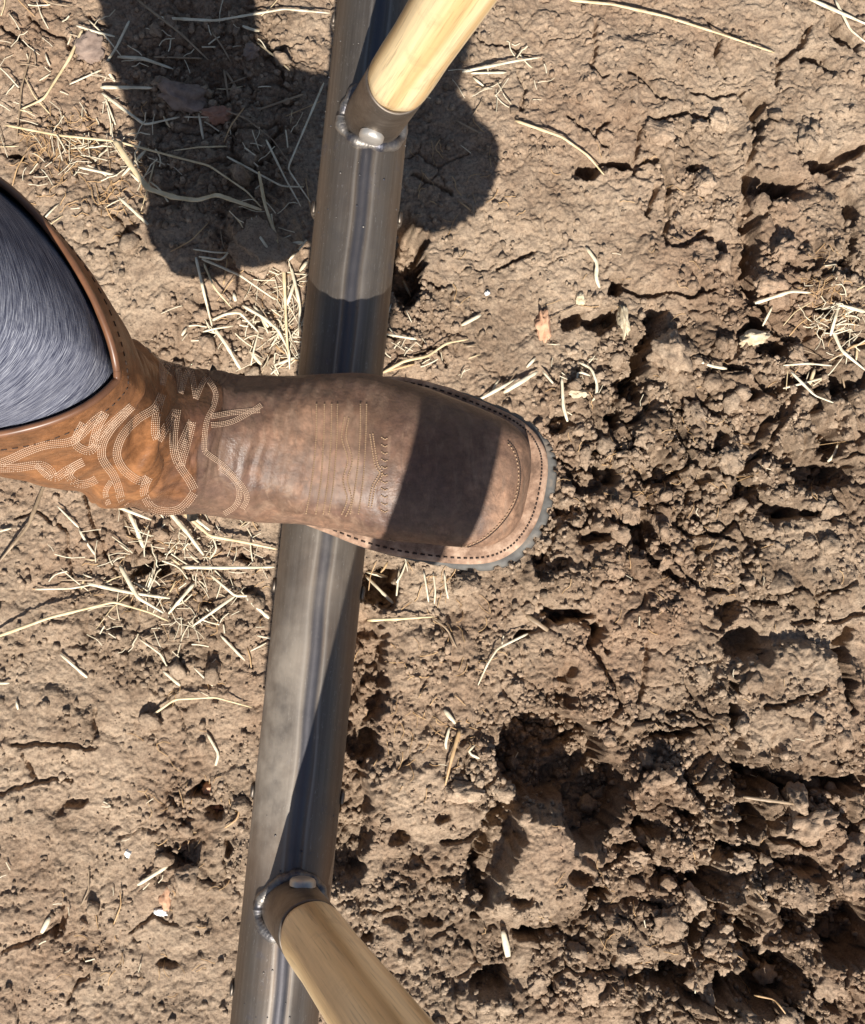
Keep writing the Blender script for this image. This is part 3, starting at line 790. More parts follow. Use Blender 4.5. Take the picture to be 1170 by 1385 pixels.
M_LEATHER = leather('worn_leather')
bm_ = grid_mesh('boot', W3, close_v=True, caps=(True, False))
for nm, arr in (('oil_shade', np.clip(sstep(7.9, 9.6, T_ + .6 * perlin(A_ * 1.2, T_ * .6, 111)) * (1 - sstep(11.2, 12.2, T_)) + .9 * sstep(.45, 1.1, A_) * sstep(1.0, 2.5, T_) * (T_ < 12) + .35 * np.exp(-((T_ - 4.2) / 1.2) ** 2), 0, 1)), ('shaft', SHAFT), ('dusty', np.clip(  # oily ankle plus painted shade: picture-up flank and the handle's shadow band
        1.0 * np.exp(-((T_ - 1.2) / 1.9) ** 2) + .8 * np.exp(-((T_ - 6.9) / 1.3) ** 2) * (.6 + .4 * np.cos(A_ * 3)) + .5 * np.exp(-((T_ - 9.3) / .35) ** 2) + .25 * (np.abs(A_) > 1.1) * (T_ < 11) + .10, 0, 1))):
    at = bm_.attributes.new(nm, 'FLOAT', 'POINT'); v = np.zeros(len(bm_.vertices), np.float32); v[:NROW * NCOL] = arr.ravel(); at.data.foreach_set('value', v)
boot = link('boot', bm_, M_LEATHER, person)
# inside of the shaft: a second wall, lining colour
inner = W3[-120:] - nrm[-120:] * .0028
M_LINING, nt, b = newmat('boot_lining'); b.inputs['Base Color'].default_value = (.035, .020, .013, 1); b.inputs['Roughness'].default_value = .8
link('lining', grid_mesh('lining', inner[::-1], close_v=True), M_LINING, boot)
# rim binding
M_BIND, nt, b = newmat('rim_binding'); b.inputs['Roughness'].default_value = .38
nt.links.new(ramp(nt, noise(nt, objco(nt), 60, 3), [(.3, (.10, .045, .024)), (.7, (.22, .10, .05))]), b.inputs['Base Color'])
mb = MB(); rimp = [Vector(W3[-1, k % NCOL] - nrm[-1, k % NCOL] * .0012) for k in range(NCOL + 1)]
mb.tube(rimp, .0018, 10, 1.0, False)
link('rim_binding', mb.mesh('rim_binding'), M_BIND, boot)

# sole, welt, heel: outline of the foot seen from the sole
def outline(grow, u0=None, n=160, notch=0.0):
    us = np.array([.318, .3168, .3130, .3060, .2940, .272, .242, .212, .182, .152, .122, .092, .062, .034, .012, .000, -.006])
    ws = np.array([0.0, .0180, .0300, .0405, .0480, .0520, .0530,   .0500, .0430, .0360, .0310, .0290, .0290, .0280, .0230, .014, 0.0])
    pts = [(u, w_) for u, w_ in zip(us, ws)] + [(u, -w_) for u, w_ in zip(us[-2:0:-1], ws[-2:0:-1])]
    arr = np.array(pts); m = len(arr); out = []
    for k in range(n):
        t = k * m / n; i_ = int(t); f = t - i_
        p0, p1, p2, p3 = arr[(i_ - 1) % m], arr[i_ % m], arr[(i_ + 1) % m], arr[(i_ + 2) % m]
        p = .5 * ((2 * p1) + (-p0 + p2) * f + (2 * p0 - 5 * p1 + 4 * p2 - p3) * f * f + (-p0 + 3 * p1 - 3 * p2 + p3) * f ** 3)
        out.append(p)
    out = np.array(out)
    tg = np.roll(out, -1, 0) - np.roll(out, 1, 0); tg /= np.linalg.norm(tg, axis=1, keepdims=True)
    nn = np.stack([tg[:, 1], -tg[:, 0]], 1)
    if ((out - out.mean(0)) * nn).sum() < 0: nn = -nn
    g = np.full(n, grow)
    toe = sstep(.22, .31, out[:, 0])
    if grow > .0095: g = g - (grow - .0092) * (1 - toe)
    if notch:
        ph = np.arange(n) / 9.0 + .8 * perlin(np.arange(n) / 23.0, np.zeros(n), 77)
        g = g - notch * toe * ((ph % 1) > .62) * (.6 + .6 * np.abs(perlin(np.arange(n) / 7.0, np.ones(n), 78)))
    return out + nn * g[:, None]
def slab(grows_v, n=160, notch=0.0, umin=None, umax=None):
    rows = []
    for g, v, nch in grows_v:
        o = outline(g, n=n, notch=nch)
        if umax is not None: o[:, 0] = np.minimum(o[:, 0], umax)
        rows.append([tuple(B(u, s, v)) for u, s in o])
    return rows
M_WELT, nt, b = newmat('welt_leather'); b.inputs['Roughness'].default_value = .75
nt.links.new(ramp(nt, noise(nt, objco(nt), 90, 5, .65), [(.34, (.14, .082, .052)), (.5, (.31, .19, .125)), (.64, (.48, .33, .23))]), b.inputs['Base Color'])
nt.links.new(bump(nt, noise(nt, objco(nt), 500, 3), .4, .0006), b.inputs['Normal'])
rows = slab([(.001, -.001, 0), (.0075, -.001, 0), (.0088, .0002, 0), (.0090, .0020, 0), (.0080, .0034, 0), (.0050, .0042, 0), (-.003, .0042, 0)])
link('welt', grid_mesh('welt', np.array(rows), close_v=True, caps=(True, False)), M_WELT, boot)
M_RUB, nt, b = newmat('sole_rubber'); b.inputs['Roughness'].default_value = .72
nt.links.new(ramp(nt, noise(nt, objco(nt), 70, 4, .6), [(.3, (.06, .056, .052)), (.55, (.12, .112, .10)), (.72, (.22, .17, .125))]), b.inputs['Base Color'])
nn_ = 480
rows = slab([(-.002, -.0014, 0), (.0100, -.0014, 0), (.0125, -.0026, .0010), (.0135, -.0045, .0038), (.0135, -.011, .0050), (.006, -.0115, .003), (-.01, -.0116, 0)], n=nn_)
link('outsole', grid_mesh('outsole', np.array(rows), close_v=True, caps=(True, True)), M_RUB, boot)
rows = []
for g, v in ((.003, -.0100), (.0035, -.02), (.001, -.040), (-.004, -.0405)):
    o = outline(g); o[:, 0] = np.minimum(o[:, 0], .078 - .2 * (-v)); rows.append([tuple(B(u, s, v)) for u, s in o])
link('heel', grid_mesh('heel', np.array(rows), close_v=True, caps=(True, True)), M_RUB, boot)

# ---- stitching laid on the leather
bvh = BVHTree.FromPolygons([tuple(v) for v in W3.reshape(-1, 3)], [list(p.vertices) for p in bm_.polygons if max(p.vertices) < NROW * NCOL])
wrows = [[tuple(B(u, s, v)) for u, s in outline(g)] for g, v in ((.0081, .0), (.0080, .0018), (.0070, .0032), (.0045, .0041), (-.002, .0041))]
wm = grid_mesh('tmpw', np.array(wrows), close_v=True)
bvw = BVHTree.FromPolygons([tuple(v.co) for v in wm.vertices], [list(p.vertices) for p in wm.polygons]); bpy.data.meshes.remove(wm)
def hit(px, py, tree):
    d = (cam_q @ Vector((px - CX, -(py - CY), -FPX))).normalized()
    r = tree.ray_cast(cam_loc, d)
    return (r[0], r[1]) if r[0] is not None else None
def resample(pts, step, curve=True):
    pts = [np.array(p, float) for p in pts]; dense = []
    n = len(pts)
    for i_ in range(n - 1):
        p0, p1, p2, p3 = pts[max(i_ - 1, 0)], pts[i_], pts[i_ + 1], pts[min(i_ + 2, n - 1)]
        for f in np.linspace(0, 1, 14, endpoint=False):
            c = .5 * ((2 * p1) + (-p0 + p2) * f + (2 * p0 - 5 * p1 + 4 * p2 - p3) * f * f + (-p0 + 3 * p1 - 3 * p2 + p3) * f ** 3) if curve else p1 + (p2 - p1) * f
            dense.append(c)
    dense.append(pts[-1]); out = [dense[0]]; acc = 0
    for a_, b_ in zip(dense[:-1], dense[1:]):
        L = np.linalg.norm(b_ - a_); pos = 0
        while L > 0 and acc + (L - pos) >= step:
            pos += step - acc; acc = 0; out.append(a_ + (b_ - a_) * pos / L)
        acc += L - pos
    return out
def stitch(mb, pts, offs, step, r, tree, duty=.7, curve=True, raise_=.0002):
    base = resample(pts, step, curve)
    for off in offs:
        for k in range(len(base) - 1):
            a_, b_ = base[k], base[k + 1]; t = b_ - a_; L = np.linalg.norm(t)
            if L < 1e-6: continue
            t = t / L; n_ = np.array([-t[1], t[0]])
            p = a_ + n_ * off; q_ = a_ + t * L * duty + n_ * off
            h1 = hit(p[0], p[1], tree); h2 = hit(q_[0], q_[1], tree)
            if not h1 or not h2: continue
            if (h1[0] - h2[0]).length > .006: continue
            A1, B1 = h1[0] + h1[1] * raise_, h2[0] + h2[1] * raise_
            mb.tube([A1, (A1 + B1) / 2 + h1[1] * r * .6, B1], [r * .6, r, r * .6], 5)
def z0(l): return [(x * .3756, 200 + y * .3755) for x, y in l]
def z1(l): return [(260 + x * .4444, 480 + y * .4444) for x, y in l]
M_THREAD, nt, b = newmat('pale_thread'); b.inputs['Roughness'].default_value = .6; b.inputs['Base Color'].default_value = (.56, .39, .27, 1)
M_THREAD2, nt, b = newmat('brown_thread'); b.inputs['Roughness'].default_value = .7; b.inputs['Base Color'].default_value = (.36, .235, .14, 1)
M_THREAD3, nt, b = newmat('dark_thread'); b.inputs['Roughness'].default_value = .8; b.inputs['Base Color'].default_value = (.035, .02, .014, 1)
bands = [
 (1, [(-20,1142),(40,1118),(100,1090),(165,1068),(245,1058),(290,1032),(335,985),(378,952)]), (1, [(378,952),(352,1000),(338,1048),(332,1080)]), (1, [(338,1048),(370,1020),(420,975),(475,928)]),
 (1, [(475,928),(430,975),(395,1015),(370,1062),(366,1110),(385,1145),(405,1170),(425,1215),(440,1270),(470,1310)]),
 (1, [(582,888),(555,938),(500,972),(455,1015),(430,1055),(420,1105),(440,1150),(470,1178),(505,1198),(535,1185)]),
 (1, [(582,888),(562,960),(558,1020),(568,1052)]), (1, [(568,1052),(600,1000),(636,942)]), (1, [(636,942),(624,1030),(628,1100),(650,1150),(682,1195),(702,1235)]), (1, [(640,1095),(665,1040),(690,985),(676,1050),(655,1120),(650,1150)]),
 (0, [(452,520),(450,570),(456,605)]), (0, [(456,605),(480,585),(495,640),(520,690),(550,738)]), (0, [(520,620),(505,640),(525,690),(550,738)]),
 (0, [(552,615),(572,690),(580,770),(584,855)]), (0, [(584,855),(604,790),(636,765),(650,885)]), (0, [(650,885),(682,798),(705,905)]), (0, [(705,905),(728,850),(745,825)]),
 (1, [(535,1185),(518,1235),(545,1290),(595,1308),(645,1300),(680,1268),(702,1235)]),
 (1, [(-20,1152),(60,1150),(140,1140),(180,1158),(200,1185),(240,1160),(300,1128)]), (1, [(300,1128),(262,1150),(248,1180),(280,1208),(320,1205),(352,1188)]),
 (0, [(745,1100),(800,1140),(838,1178),(872,1218),(890,1260),(868,1305)]), (0, [(790,1150),(840,1190),(862,1235),(850,1285),(805,1318)]),
 (0, [(760,968),(830,955),(940,945)]), (0, [(760,998),(840,985),(945,925)]), (0, [(745,830),(775,880),(768,930),(742,990),(735,1080),(745,1100)]),
 (1, [(300,990),(270,1060),(320,1090),(352,1060)]), (0, [(400,1200),(380,1240),(395,1290)]), (0, [(130,1140),(170,1180),(195,1190)]),
]
mb = MB()
for wide, bd in bands:
    stitch(mb, z0(bd), (-5.0, -2.5, 0, 2.5, 5.0) if wide else (-3, -1, 1, 3), 2.7, .00024, bvh, .74, curve=True)
stp = link('stitching', mb.mesh('stitching'), M_THREAD, boot)
tag(stp, label='pale flame-pattern stitching on the boot shaft')
mb = MB()
for x0_, x1_ in ((378, 345), (402, 375), (424, 398), (442, 415), (512, 480), (530, 505)):
    stitch(mb, z1([(x0_, 150), (x0_ - 2, 260), (x0_ - (x0_ - x1_) * .4, 380), (x1_, 490)]), (0,), 3.0, .00055, bvh, .62)
stitch(mb, z1([(470, 190), (462, 250), (480, 320), (466, 380), (478, 440), (460, 490)]), (-3, 3), 3.2, .00055, bvh, .7)
for k in range(11):
    y = 250 + k * 22
    stitch(mb, z1([(575, y), (588, y + 8), (598, y - 2)]), (0,), 2.8, .00055, bvh, .7)
stitch(mb, z1([(545, 240), (560, 330), (575, 360), (552, 400), (540, 470)]), (-2, 2), 3.2, .00055, bvh, .7)
stitch(mb, z1([(600, 560), (700, 588), (790, 588), (870, 565), (935, 512), (980, 440), (992, 360), (978, 296), (950, 262)]), (0,), 5.5, .00055, bvh, .5)
link('stitching', mb.mesh('stitching'), M_THREAD2, boot)['label'] = 'brown stitched rows across the vamp'
mb = MB()
stitch(mb, z1([(600, 566), (700, 594), (790, 594), (873, 570), (940, 515), (986, 442), (998, 360), (984, 292), (955, 256)]), (0,), 3.0, .0004, bvh, 1.0)
link('toe_seam', mb.mesh('toe_seam'), M_THREAD3, boot)
# collar stitch below the rim
mb = MB()
for k in range(0, NCOL):
    if k % 2: continue
    for ro in (14, ):
        p_, q_ = Vector(W3[-ro, k]), Vector(W3[-ro, (k + 1) % NCOL]); n_ = Vector(nrm[-ro, k])
        mb.tube([p_ + n_ * .0002, q_ + n_ * .0002], .00035, 5)
link('stitching', mb.mesh('stitching'), M_THREAD3, boot)['label'] = 'dark stitched row below the boot rim'
# welt stitches and the toe seam
mb = MB(); o_ = outline(.0052, n=190)
for k in range(len(o_)):
    a_, b_ = o_[k], o_[(k + 1) % len(o_)]
    if a_[0] < .10: continue
    p_ = B(a_[0], a_[1], .0042); q_ = B(*(a_ + (b_ - a_) * .55), .0042)
    mb.tube([p_, q_], .00060, 6)
link('stitching', mb.mesh('stitching'), M_THREAD3, boot)['label'] = 'dark stitches round the welt'

for o in list(boot.children):
    if o.name.startswith('stitching'): o['kind'] = 'stuff'
# ---- leg: fabric from inside the shaft up past the knee
K = 128; rows = []
def ring_at(t):
    pts = np.array([tuple(B(*boot_point(t, 2 * math.pi * k / K))) for k in range(K)])
    return pts
base_rings = []
for t in np.linspace(14.2, NT - .35, 16):
    q = ring_at(t); cc = q.mean(0); base_rings.append(cc + (q - cc) * (.86 + .098 * float(sstep(15.8, 17.6, t))))
top = base_rings[-1]; tcn = top.mean(0); up = np.array(fv); 
rads = np.linalg.norm(top - tcn, axis=1)
dirs = (top - tcn) / rads[:, None]
path = [(0, 0), (.03, .003), (.07, .010), (.13, .022), (.20, .032), (.28, .030), (.36, .010)]
knee = []
rows = [[tuple(p) for p in r] for r in base_rings]
for k_ in range(1, 60):
    s_ = k_ / 59 * (len(path) - 1); dz, back = catmull(np.array(path, float), s_)
    cen = tcn + up * dz - np.array(fu) * back
    blend = float(sstep(0, .08, dz)); tr = .0665 + .012 * float(sstep(.15, .36, dz))
    rr = rads * (1 - blend) + tr * blend
    rr = rr * (1 + .010 * np.sin(3 * np.arange(K) * 2 * np.pi / K + dz * 40))
    rows.append([tuple(p) for p in cen + dirs * rr[:, None]])
last = np.array(rows[-1]); lc = last.mean(0)
for k_ in range(1, 24):
    f_ = k_ / 23; cen = lc + np.array((-.34, -.02, .22)) * f_ + np.array((0, 0, .05)) * math.sin(f_ * math.pi)
    rot = Matrix.Rotation(-.95 * min(1, f_ * 2.2), 3, 'Y')
    off = (last - lc) * (1 + .35 * f_)
    rows.append([tuple(np.array(rot @ Vector(v)) + cen) for v in off])
tl = rows
lm = grid_mesh('trouser_leg', np.array(rows), close_v=True, caps=(True, True))
uvl = lm.uv_layers.new(name='wrap')
uvs = np.zeros((len(lm.loops), 2), np.float32)
vi = np.zeros(len(lm.loops), int); lm.loops.foreach_get('vertex_index', vi)
nn2 = len(tl) * K
ang = (vi % K) / K; ang = np.where(ang > .5, 1 - ang, ang)
uvs[:, 0] = ang * 2; uvs[:, 1] = np.where(vi < nn2, (vi // K) / 12.0, 0); uvl.data.foreach_set('uv', uvs.ravel())
M_KNIT, nt, b = newmat('heather_grey_knit'); b.inputs['Roughness'].default_value = .9
uvn = nt.nodes.new('ShaderNodeUVMap'); uvn.uv_map = 'wrap'
s1 = mapping(nt, uvn.outputs[0], (4.5, 42, 1), (0, 0, .10)); s2 = mapping(nt, uvn.outputs[0], (12, 130, 1), (0, 0, .10)); 
k1 = noise(nt, s1, 2.6, 4, .65); k2 = noise(nt, s2, 2.2, 3, .6); k3 = noise(nt, objco(nt), 900, 2)
kk = mth(nt, 'ADD', mth(nt, 'MULTIPLY', k1, .5), mth(nt, 'MULTIPLY', k2, .5))
kc = ramp(nt, kk, [(.41, (.020, .023, .042)), (.48, (.075, .080, .112)), (.54, (.19, .195, .235)), (.60, (.33, .335, .37)), (.68, (.46, .46, .48))])
nt.links.new(kc, b.inputs['Base Color'])
b.inputs['Specular IOR Level'].default_value = .1
nt.links.new(bump(nt, mth(nt, 'ADD', kk, mth(nt, 'MULTIPLY', k3, .5)), .4, .0008), b.inputs['Normal'])
link('trouser_leg', lm, M_KNIT, person)
# ================================================================== STONES, CLODS, STRAW
def rock_mesh(name, sub, seed, cuts=9, rough=.16, squash=(1, 1, .7)):
    bm = bmesh.new(); bmesh.ops.create_icosphere(bm, subdivisions=sub, radius=1.0)
    rs = np.random.RandomState(seed)
    pl = [(Vector(rs.normal(size=3)).normalized(), .62 + .25 * rs.rand()) for _ in range(cuts)]
    for v in bm.verts:
        p = v.co.copy()
        for n_, d_ in pl:
            k = p.dot(n_) - d_
            if k > 0: p -= n_ * k * .92
        x, y, z = p
        n = float(perlin(np.array(x * 2.1 + seed), np.array(y * 2.1 + z * 1.7), 200 + seed)) + .5 * float(perlin(np.array(x * 5 + z * 3 + seed), np.array(y * 5 - z * 2), 230 + seed))
        p *= 1 + rough * n * 1.6 + rough * .5 * (rs.rand() - .5)
        v.co = Vector((p.x * squash[0], p.y * squash[1], p.z * squash[2]))
    m = bpy.data.meshes.new(name); bm.to_mesh(m); bm.free()
    m.polygons.foreach_set('use_smooth', [sub > 2] * len(m.polygons)); return m
def flatmat(name, c1, c2, rough=.85, sc_=120):
    m, nt, b = newmat(name); b.inputs['Roughness'].default_value = rough
    n_ = noise(nt, geopos(nt), sc_, 5, .65)
    nt.links.new(ramp(nt, n_, [(.3, c1), (.68, c2)]), b.inputs['Base Color'])
    nt.links.new(bump(nt, noise(nt, geopos(nt), 600, 4), .5, .0008), b.inputs['Normal']); return m
M_STONE = flatmat('brown_stone', (.16, .11, .085), (.30, .22, .175)); M_RED = flatmat('red_stone', (.26, .12, .075), (.40, .22, .15))
M_ORANGE = flatmat('orange_stone', (.42, .22, .125), (.58, .35, .22)); M_PALE = flatmat('pale_root', (.40, .31, .19), (.66, .56, .40))
M_GREY = soil_material('grey_clod', 1.0, False); M_DARKC = soil_material('dark_clod', .62, False); M_WHITE = flatmat('white_flint', (.70, .68, .64), (.85, .84, .8))
M_TAN = soil_material('tan_clod', 1.14, False)
PX0 = 1.2 / 1700                                  # metres per picture point on the ground
def rock(name, label, cat, px, py, rx, ry, hz, ang, mat, seed, sub=4, sink=.35, group=None, cuts=10, rough=.20):
    me = rock_mesh(name, sub, seed, cuts, rough, (1, 1, 1)); 
    o = link(name, me, mat); g = onground(px, py)
    o.location = (g.x, g.y, g.z + hz * (1 - 2 * sink) * .5 + hz * .15); o.scale = (rx * PX0, ry * PX0, hz); o.rotation_euler = (0, 0, math.radians(ang))
    tag(o, label, cat, group); return o
for a_ in [
 ('stone', 'large dark brown stone inside the boot shadow at upper left', 'stone', 250, 133, 34, 20, .013, -22, M_STONE, 1),
 ('stone', 'small red stone beside the large dark stone in the boot shadow', 'stone', 294, 157, 20, 14, .008, 5, M_RED, 2),
 ('stone', 'tiny brown angular stone under the straw at the upper shadow edge', 'stone', 340, 72, 13, 11, .007, 30, M_STONE, 3),
 ('stone', 'upright orange stone right of the crossbar above the boot toe', 'stone', 735, 441, 12, 24, .010, 4, M_ORANGE, 4),
 ('soil_clod', 'broad flat grey clod at the lower right corner of the boot shadow', 'clod', 356, 335, 40, 42, .012, 15, M_GREY, 5),
 ('soil_clod', 'brown plate of crust left of the straw bundle at upper left', 'clod', 122, 66, 26, 24, .008, 20, M_STONE, 6),
 ('soil_clod', 'round pale clod left of the lower handle socket', 'clod', 252, 1187, 18, 20, .012, 0, M_TAN, 7),
 ('stone', 'pointed tan stone just below the round pale clod', 'stone', 226, 1215, 9, 18, .007, -5, M_ORANGE, 8),
 ('stone', 'dark red stone beside the pit left of the crossbar', 'stone', 293, 1090, 13, 12, .009, 20, M_RED, 9),
 ('stone', 'small pink stone above the dark red stone left of the crossbar', 'stone', 284, 1068, 9, 12, .007, 0, M_ORANGE, 10),
 ('soil_clod', 'pale rounded clod below the crack at upper right', 'clod', 950, 252, 18, 17, .012, 0, M_TAN, 11),
 ('soil_clod', 'pale oval crust lump left of two small pale ones', 'clod', 893, 182, 26, 18, .009, -15, M_TAN, 12),
 ('soil_clod', 'small pale lump in the middle of the pale row at upper right', 'clod', 946, 171, 13, 9, .007, 0, M_TAN, 13),
 ('soil_clod', 'wedge shaped pale lump ending the pale row at upper right', 'clod', 971, 166, 17, 13, .008, -20, M_TAN, 14),
 ('soil_clod', 'tall tan clod in the middle of the dug patch right of the toe', 'clod', 903, 478, 30, 34, .022, 10, M_TAN, 15),
 ('soil_clod', 'pale smooth lump at the foot of the dark vertical crack', 'clod', 1038, 388, 24, 18, .014, 0, M_TAN, 16),
 ('root_piece', 'knobbly cream coloured root piece beside a black hole at right', 'root', 1020, 458, 25, 12, .010, 16, M_PALE, 17),
 ('root_piece', 'upright yellowish root piece between black holes above the toe', 'root', 842, 435, 8, 24, .010, 6, M_PALE, 18),
 ('root_piece', 'tiny yellow husk under the curled straw right of the toe', 'root', 781, 533, 13, 7, .005, -10, M_PALE, 19),
 ('stone', 'small pale stone between the toe and the upper dark holes', 'stone', 785, 405, 8, 10, .006, 0, M_PALE, 20),
 ('stone', 'white flint chip in the shape of a triangle at lower left', 'stone chip', 173, 1154, 5, 6, .003, 0, M_WHITE, 21),
 ('stone', 'oblong white flint chip at lower left', 'stone chip', 217, 1234, 11, 5, .003, -15, M_WHITE, 22),
 ('stone', 'bright white speck of stone above the boot toe', 'stone chip', 659, 397, 4, 4, .003, 0, M_WHITE, 23),
 ('soil_clod', 'smooth grey clod under the thin roots below the boot', 'clod', 632, 790, 22, 16, .010, 0, M_GREY, 24),
 ('soil_clod', 'tan lump below the orange straw in the middle', 'clod', 625, 1072, 28, 16, .010, 0, M_TAN, 25),
 ('soil_clod', 'pale crumbly block on the rim of the lower right hole', 'clod', 935, 1215, 16, 22, .014, 20, M_TAN, 26),
 ('soil_clod', 'thick clod bridging two black holes at the right edge', 'clod', 1062, 1078, 20, 24, .018, 0, M_TAN, 27),
 ('soil_clod', 'smooth pale clod between the holes near the right edge', 'clod', 1092, 1115, 36, 22, .016, 25, M_TAN, 28),
 ('soil_clod', 'small pale clod sitting in the dug hole at lower right', 'clod', 848, 1290, 14, 11, .009, 0, M_TAN, 29),
]: rock(*a_)

# ---- countable loose clods
rs = np.random.RandomState(5)
CV = [rock_mesh('soil_clod', 3, 40 + k, 8, .20, (1, .85 + .3 * rs.rand(), .75)) for k in range(10)]
for m_ in CV: m_.materials.append(M_CLOD)
LMK = [('boot toe', 742, 650), ('lower right black hole', 1140, 1262), ('big dark pit', 745, 1022), ('lower handle socket', 400, 1205), ('upper handle socket', 500, 180),
 ('orange stone', 735, 441), ('straw bundle', 392, 430), ('root tuft', 1125, 425), ('narrow black slot', 909, 993), ('hole right of the toe', 1115, 640), ('round hole at right', 1010, 872),
 ('large dark stone', 250, 133), ('yellow bent stalk', 154, 814), ('white flint chips', 200, 1200), ('cream straw chip', 684, 1278), ('knobbly root piece', 1020, 458), ('bent straw left of crossbar', 270, 943),
 ('top right corner straws', 1130, 20), ('thin top stalk', 900, 22), ('boot shaft', 120, 500), ('orange upright straw', 612, 1026), ('arched brown stalk', 673, 877), ('wide hole at bottom right', 1040, 1328)]
ORD = ['uppermost', 'second highest', 'third highest', 'fourth highest', 'fifth highest', 'sixth highest', 'seventh highest', 'eighth highest', 'ninth highest', 'tenth highest', 'eleventh highest', 'twelfth highest', 'thirteenth highest', 'fourteenth highest']
POOL = {}
def later(o, px, py, size, noun):
    n_, lx, ly = min(LMK, key=lambda l: (l[1] - px) ** 2 + (l[2] - py) ** 2)
    dx, dy = px - lx, py - ly
    w_ = ('right of' if dx > 0 else 'left of') if abs(dx) > abs(dy) else ('below' if dy > 0 else 'above')
    POOL.setdefault((size, noun, w_, n_), []).append((py, o))
def settle():
    for (size, noun, w_, n_), l in POOL.items():
        l.sort(key=lambda t: t[0])
        for k, (_, o) in enumerate(l):
            o['label'] = ('%s %s %s the %s' % (size, noun, w_, n_)) if len(l) == 1 else ('%s of the %s %ss %s the %s' % (ORD[min(k, 13)], size, noun, w_, n_))
regions = [
 ('loose brown clod on the dug ground right of the crossbar', 'loose clods right of the crossbar', 215, lambda x, y: x > 500 - (y - 400) * .1 and (x > 520)),
 ('loose brown clod on the littered ground left of the crossbar', 'loose clods left of the crossbar', 75, lambda x, y: x < 400 - (y - 400) * .1),
]
def rough_at(px, py):
    p = P(px, py, 0); a = int(np.searchsorted(ax_x, p.x)); c = int(np.searchsorted(ax_y, p.y)); return grough[min(c, ny - 1), min(a, nx - 1)]
for lab, grp, cnt, ok in regions:
    k = 0
    while k < cnt:
        x, y = rs.rand() * 1190 - 10, rs.rand() * 1405 - 10
        if not ok(x, y) or rs.rand() > rough_at(x, y) ** 1.3: continue
        g = onground(x, y)
        r = .0042 + .0075 * rs.rand() ** 2.4
        o = bpy.data.objects.new('soil_clod', CV[rs.randint(10)]); C.objects.link(o)
        o.location = (g.x, g.y, g.z + r * .25); o.scale = (r, r, r); o.rotation_euler = tuple(rs.rand(3) * 6.28)
        tag(o, lab, 'clod', grp); later(o, x, y, 'tiny' if r < .0052 else 'small' if r < .008 else 'chunky', 'brown clod'); k += 1

# ---- big broken clods in the dug part
BIGC = [rock_mesh('soil_clod', 4, 70 + k, 14, .30, (1, .7 + .3 * rs.rand(), .6)) for k in range(6)]
for m_ in BIGC:
    m_.materials.append(M_CLOD)
for (x, y, r) in ((1150,1150,22),(1085,1215,20),(1045,1268,22),(985,1300,18),(905,1250,20),(950,1330,24),(1120,1330,22),(860,1160,17),(925,1165,16),(1000,1165,18),(1155,1200,18),(880,1060,16),(960,1040,16),(1165,980,16),
                  (1120,690,18),(1080,640,15),(985,620,17),(940,560,20),(870,590,16),(990,470,20),(1080,480,18),(1150,330,18),(1060,340,20),(1090,190,20),(1010,410,14),(850,690,16),(790,620,13),(830,770,14),(900,760,13),(600,1300,12),
                  (800,1340,20),(730,1330,16),(560,1170,11),(640,1220,13),(1060,1370,20),(1150,60,14),(960,720,15),(1160,830,14),(830,1090,13),(700,930,11),(793,1003,14),(815,990,11),(775,1012,9)):
    g = onground(x, y); o = bpy.data.objects.new('soil_clod', BIGC[rs.randint(6)]); C.objects.link(o); r = r * PX0 * 1.15
    o.location = (g.x, g.y, g.z + r * .02); o.scale = (r, r * (.8 + .4 * rs.rand()), r * .8); o.rotation_euler = (rs.rand() * .6 - .3, rs.rand() * .6 - .3, rs.rand() * 6.28)
    tag(o, 'big clod', 'clod', 'big broken clods in the dug soil'); later(o, x, y, 'big', 'broken clod')

# ---- crumbs nobody could count, one mesh
ico = bmesh.new(); bmesh.ops.create_icosphere(ico, subdivisions=1, radius=1.0)
iv = np.array([v.co[:] for v in ico.verts]); ifc = np.array([[v.index for v in f.verts] for f in ico.faces]); ico.free()
NCR = 30000
qx = rs.rand(NCR * 6) * (GX1 - GX0) + GX0; qy = rs.rand(NCR * 6) * (GY1 - GY0) + GY0
ia = np.clip(np.searchsorted(ax_x, qx), 1, nx - 2); ic = np.clip(np.searchsorted(ax_y, qy), 1, ny - 2)
keep = rs.rand(len(qx)) < (.06 + .94 * grough[ic, ia] ** 1.1)
keep &= perlin(qx / .03, qy / .03, 300) + .25 > rs.rand(len(qx)) * .5
idx = np.where(keep)[0][:NCR]; n_ = len(idx)
rad = .0006 + .0030 * rs.rand(n_) ** 3.6
zz = gh[ic[idx], ia[idx]]
V = iv[None] * (1 + .75 * (rs.rand(n_, 12, 3) - .5))
sc3 = rad[:, None, None] * (.7 + .6 * rs.rand(n_, 1, 3)); V = V * sc3
th = rs.rand(n_) * 6.28; c_, s_ = np.cos(th)[:, None], np.sin(th)[:, None]
X_ = V[..., 0] * c_ - V[..., 1] * s_; Y_ = V[..., 0] * s_ + V[..., 1] * c_
V = np.stack([X_ + ax_x[ia[idx]][:, None], Y_ + ax_y[ic[idx]][:, None], V[..., 2] + (zz + rad * .35)[:, None]], -1).reshape(-1, 3)
V = V.reshape(n_, 12, 3); pick = rs.rand(n_)
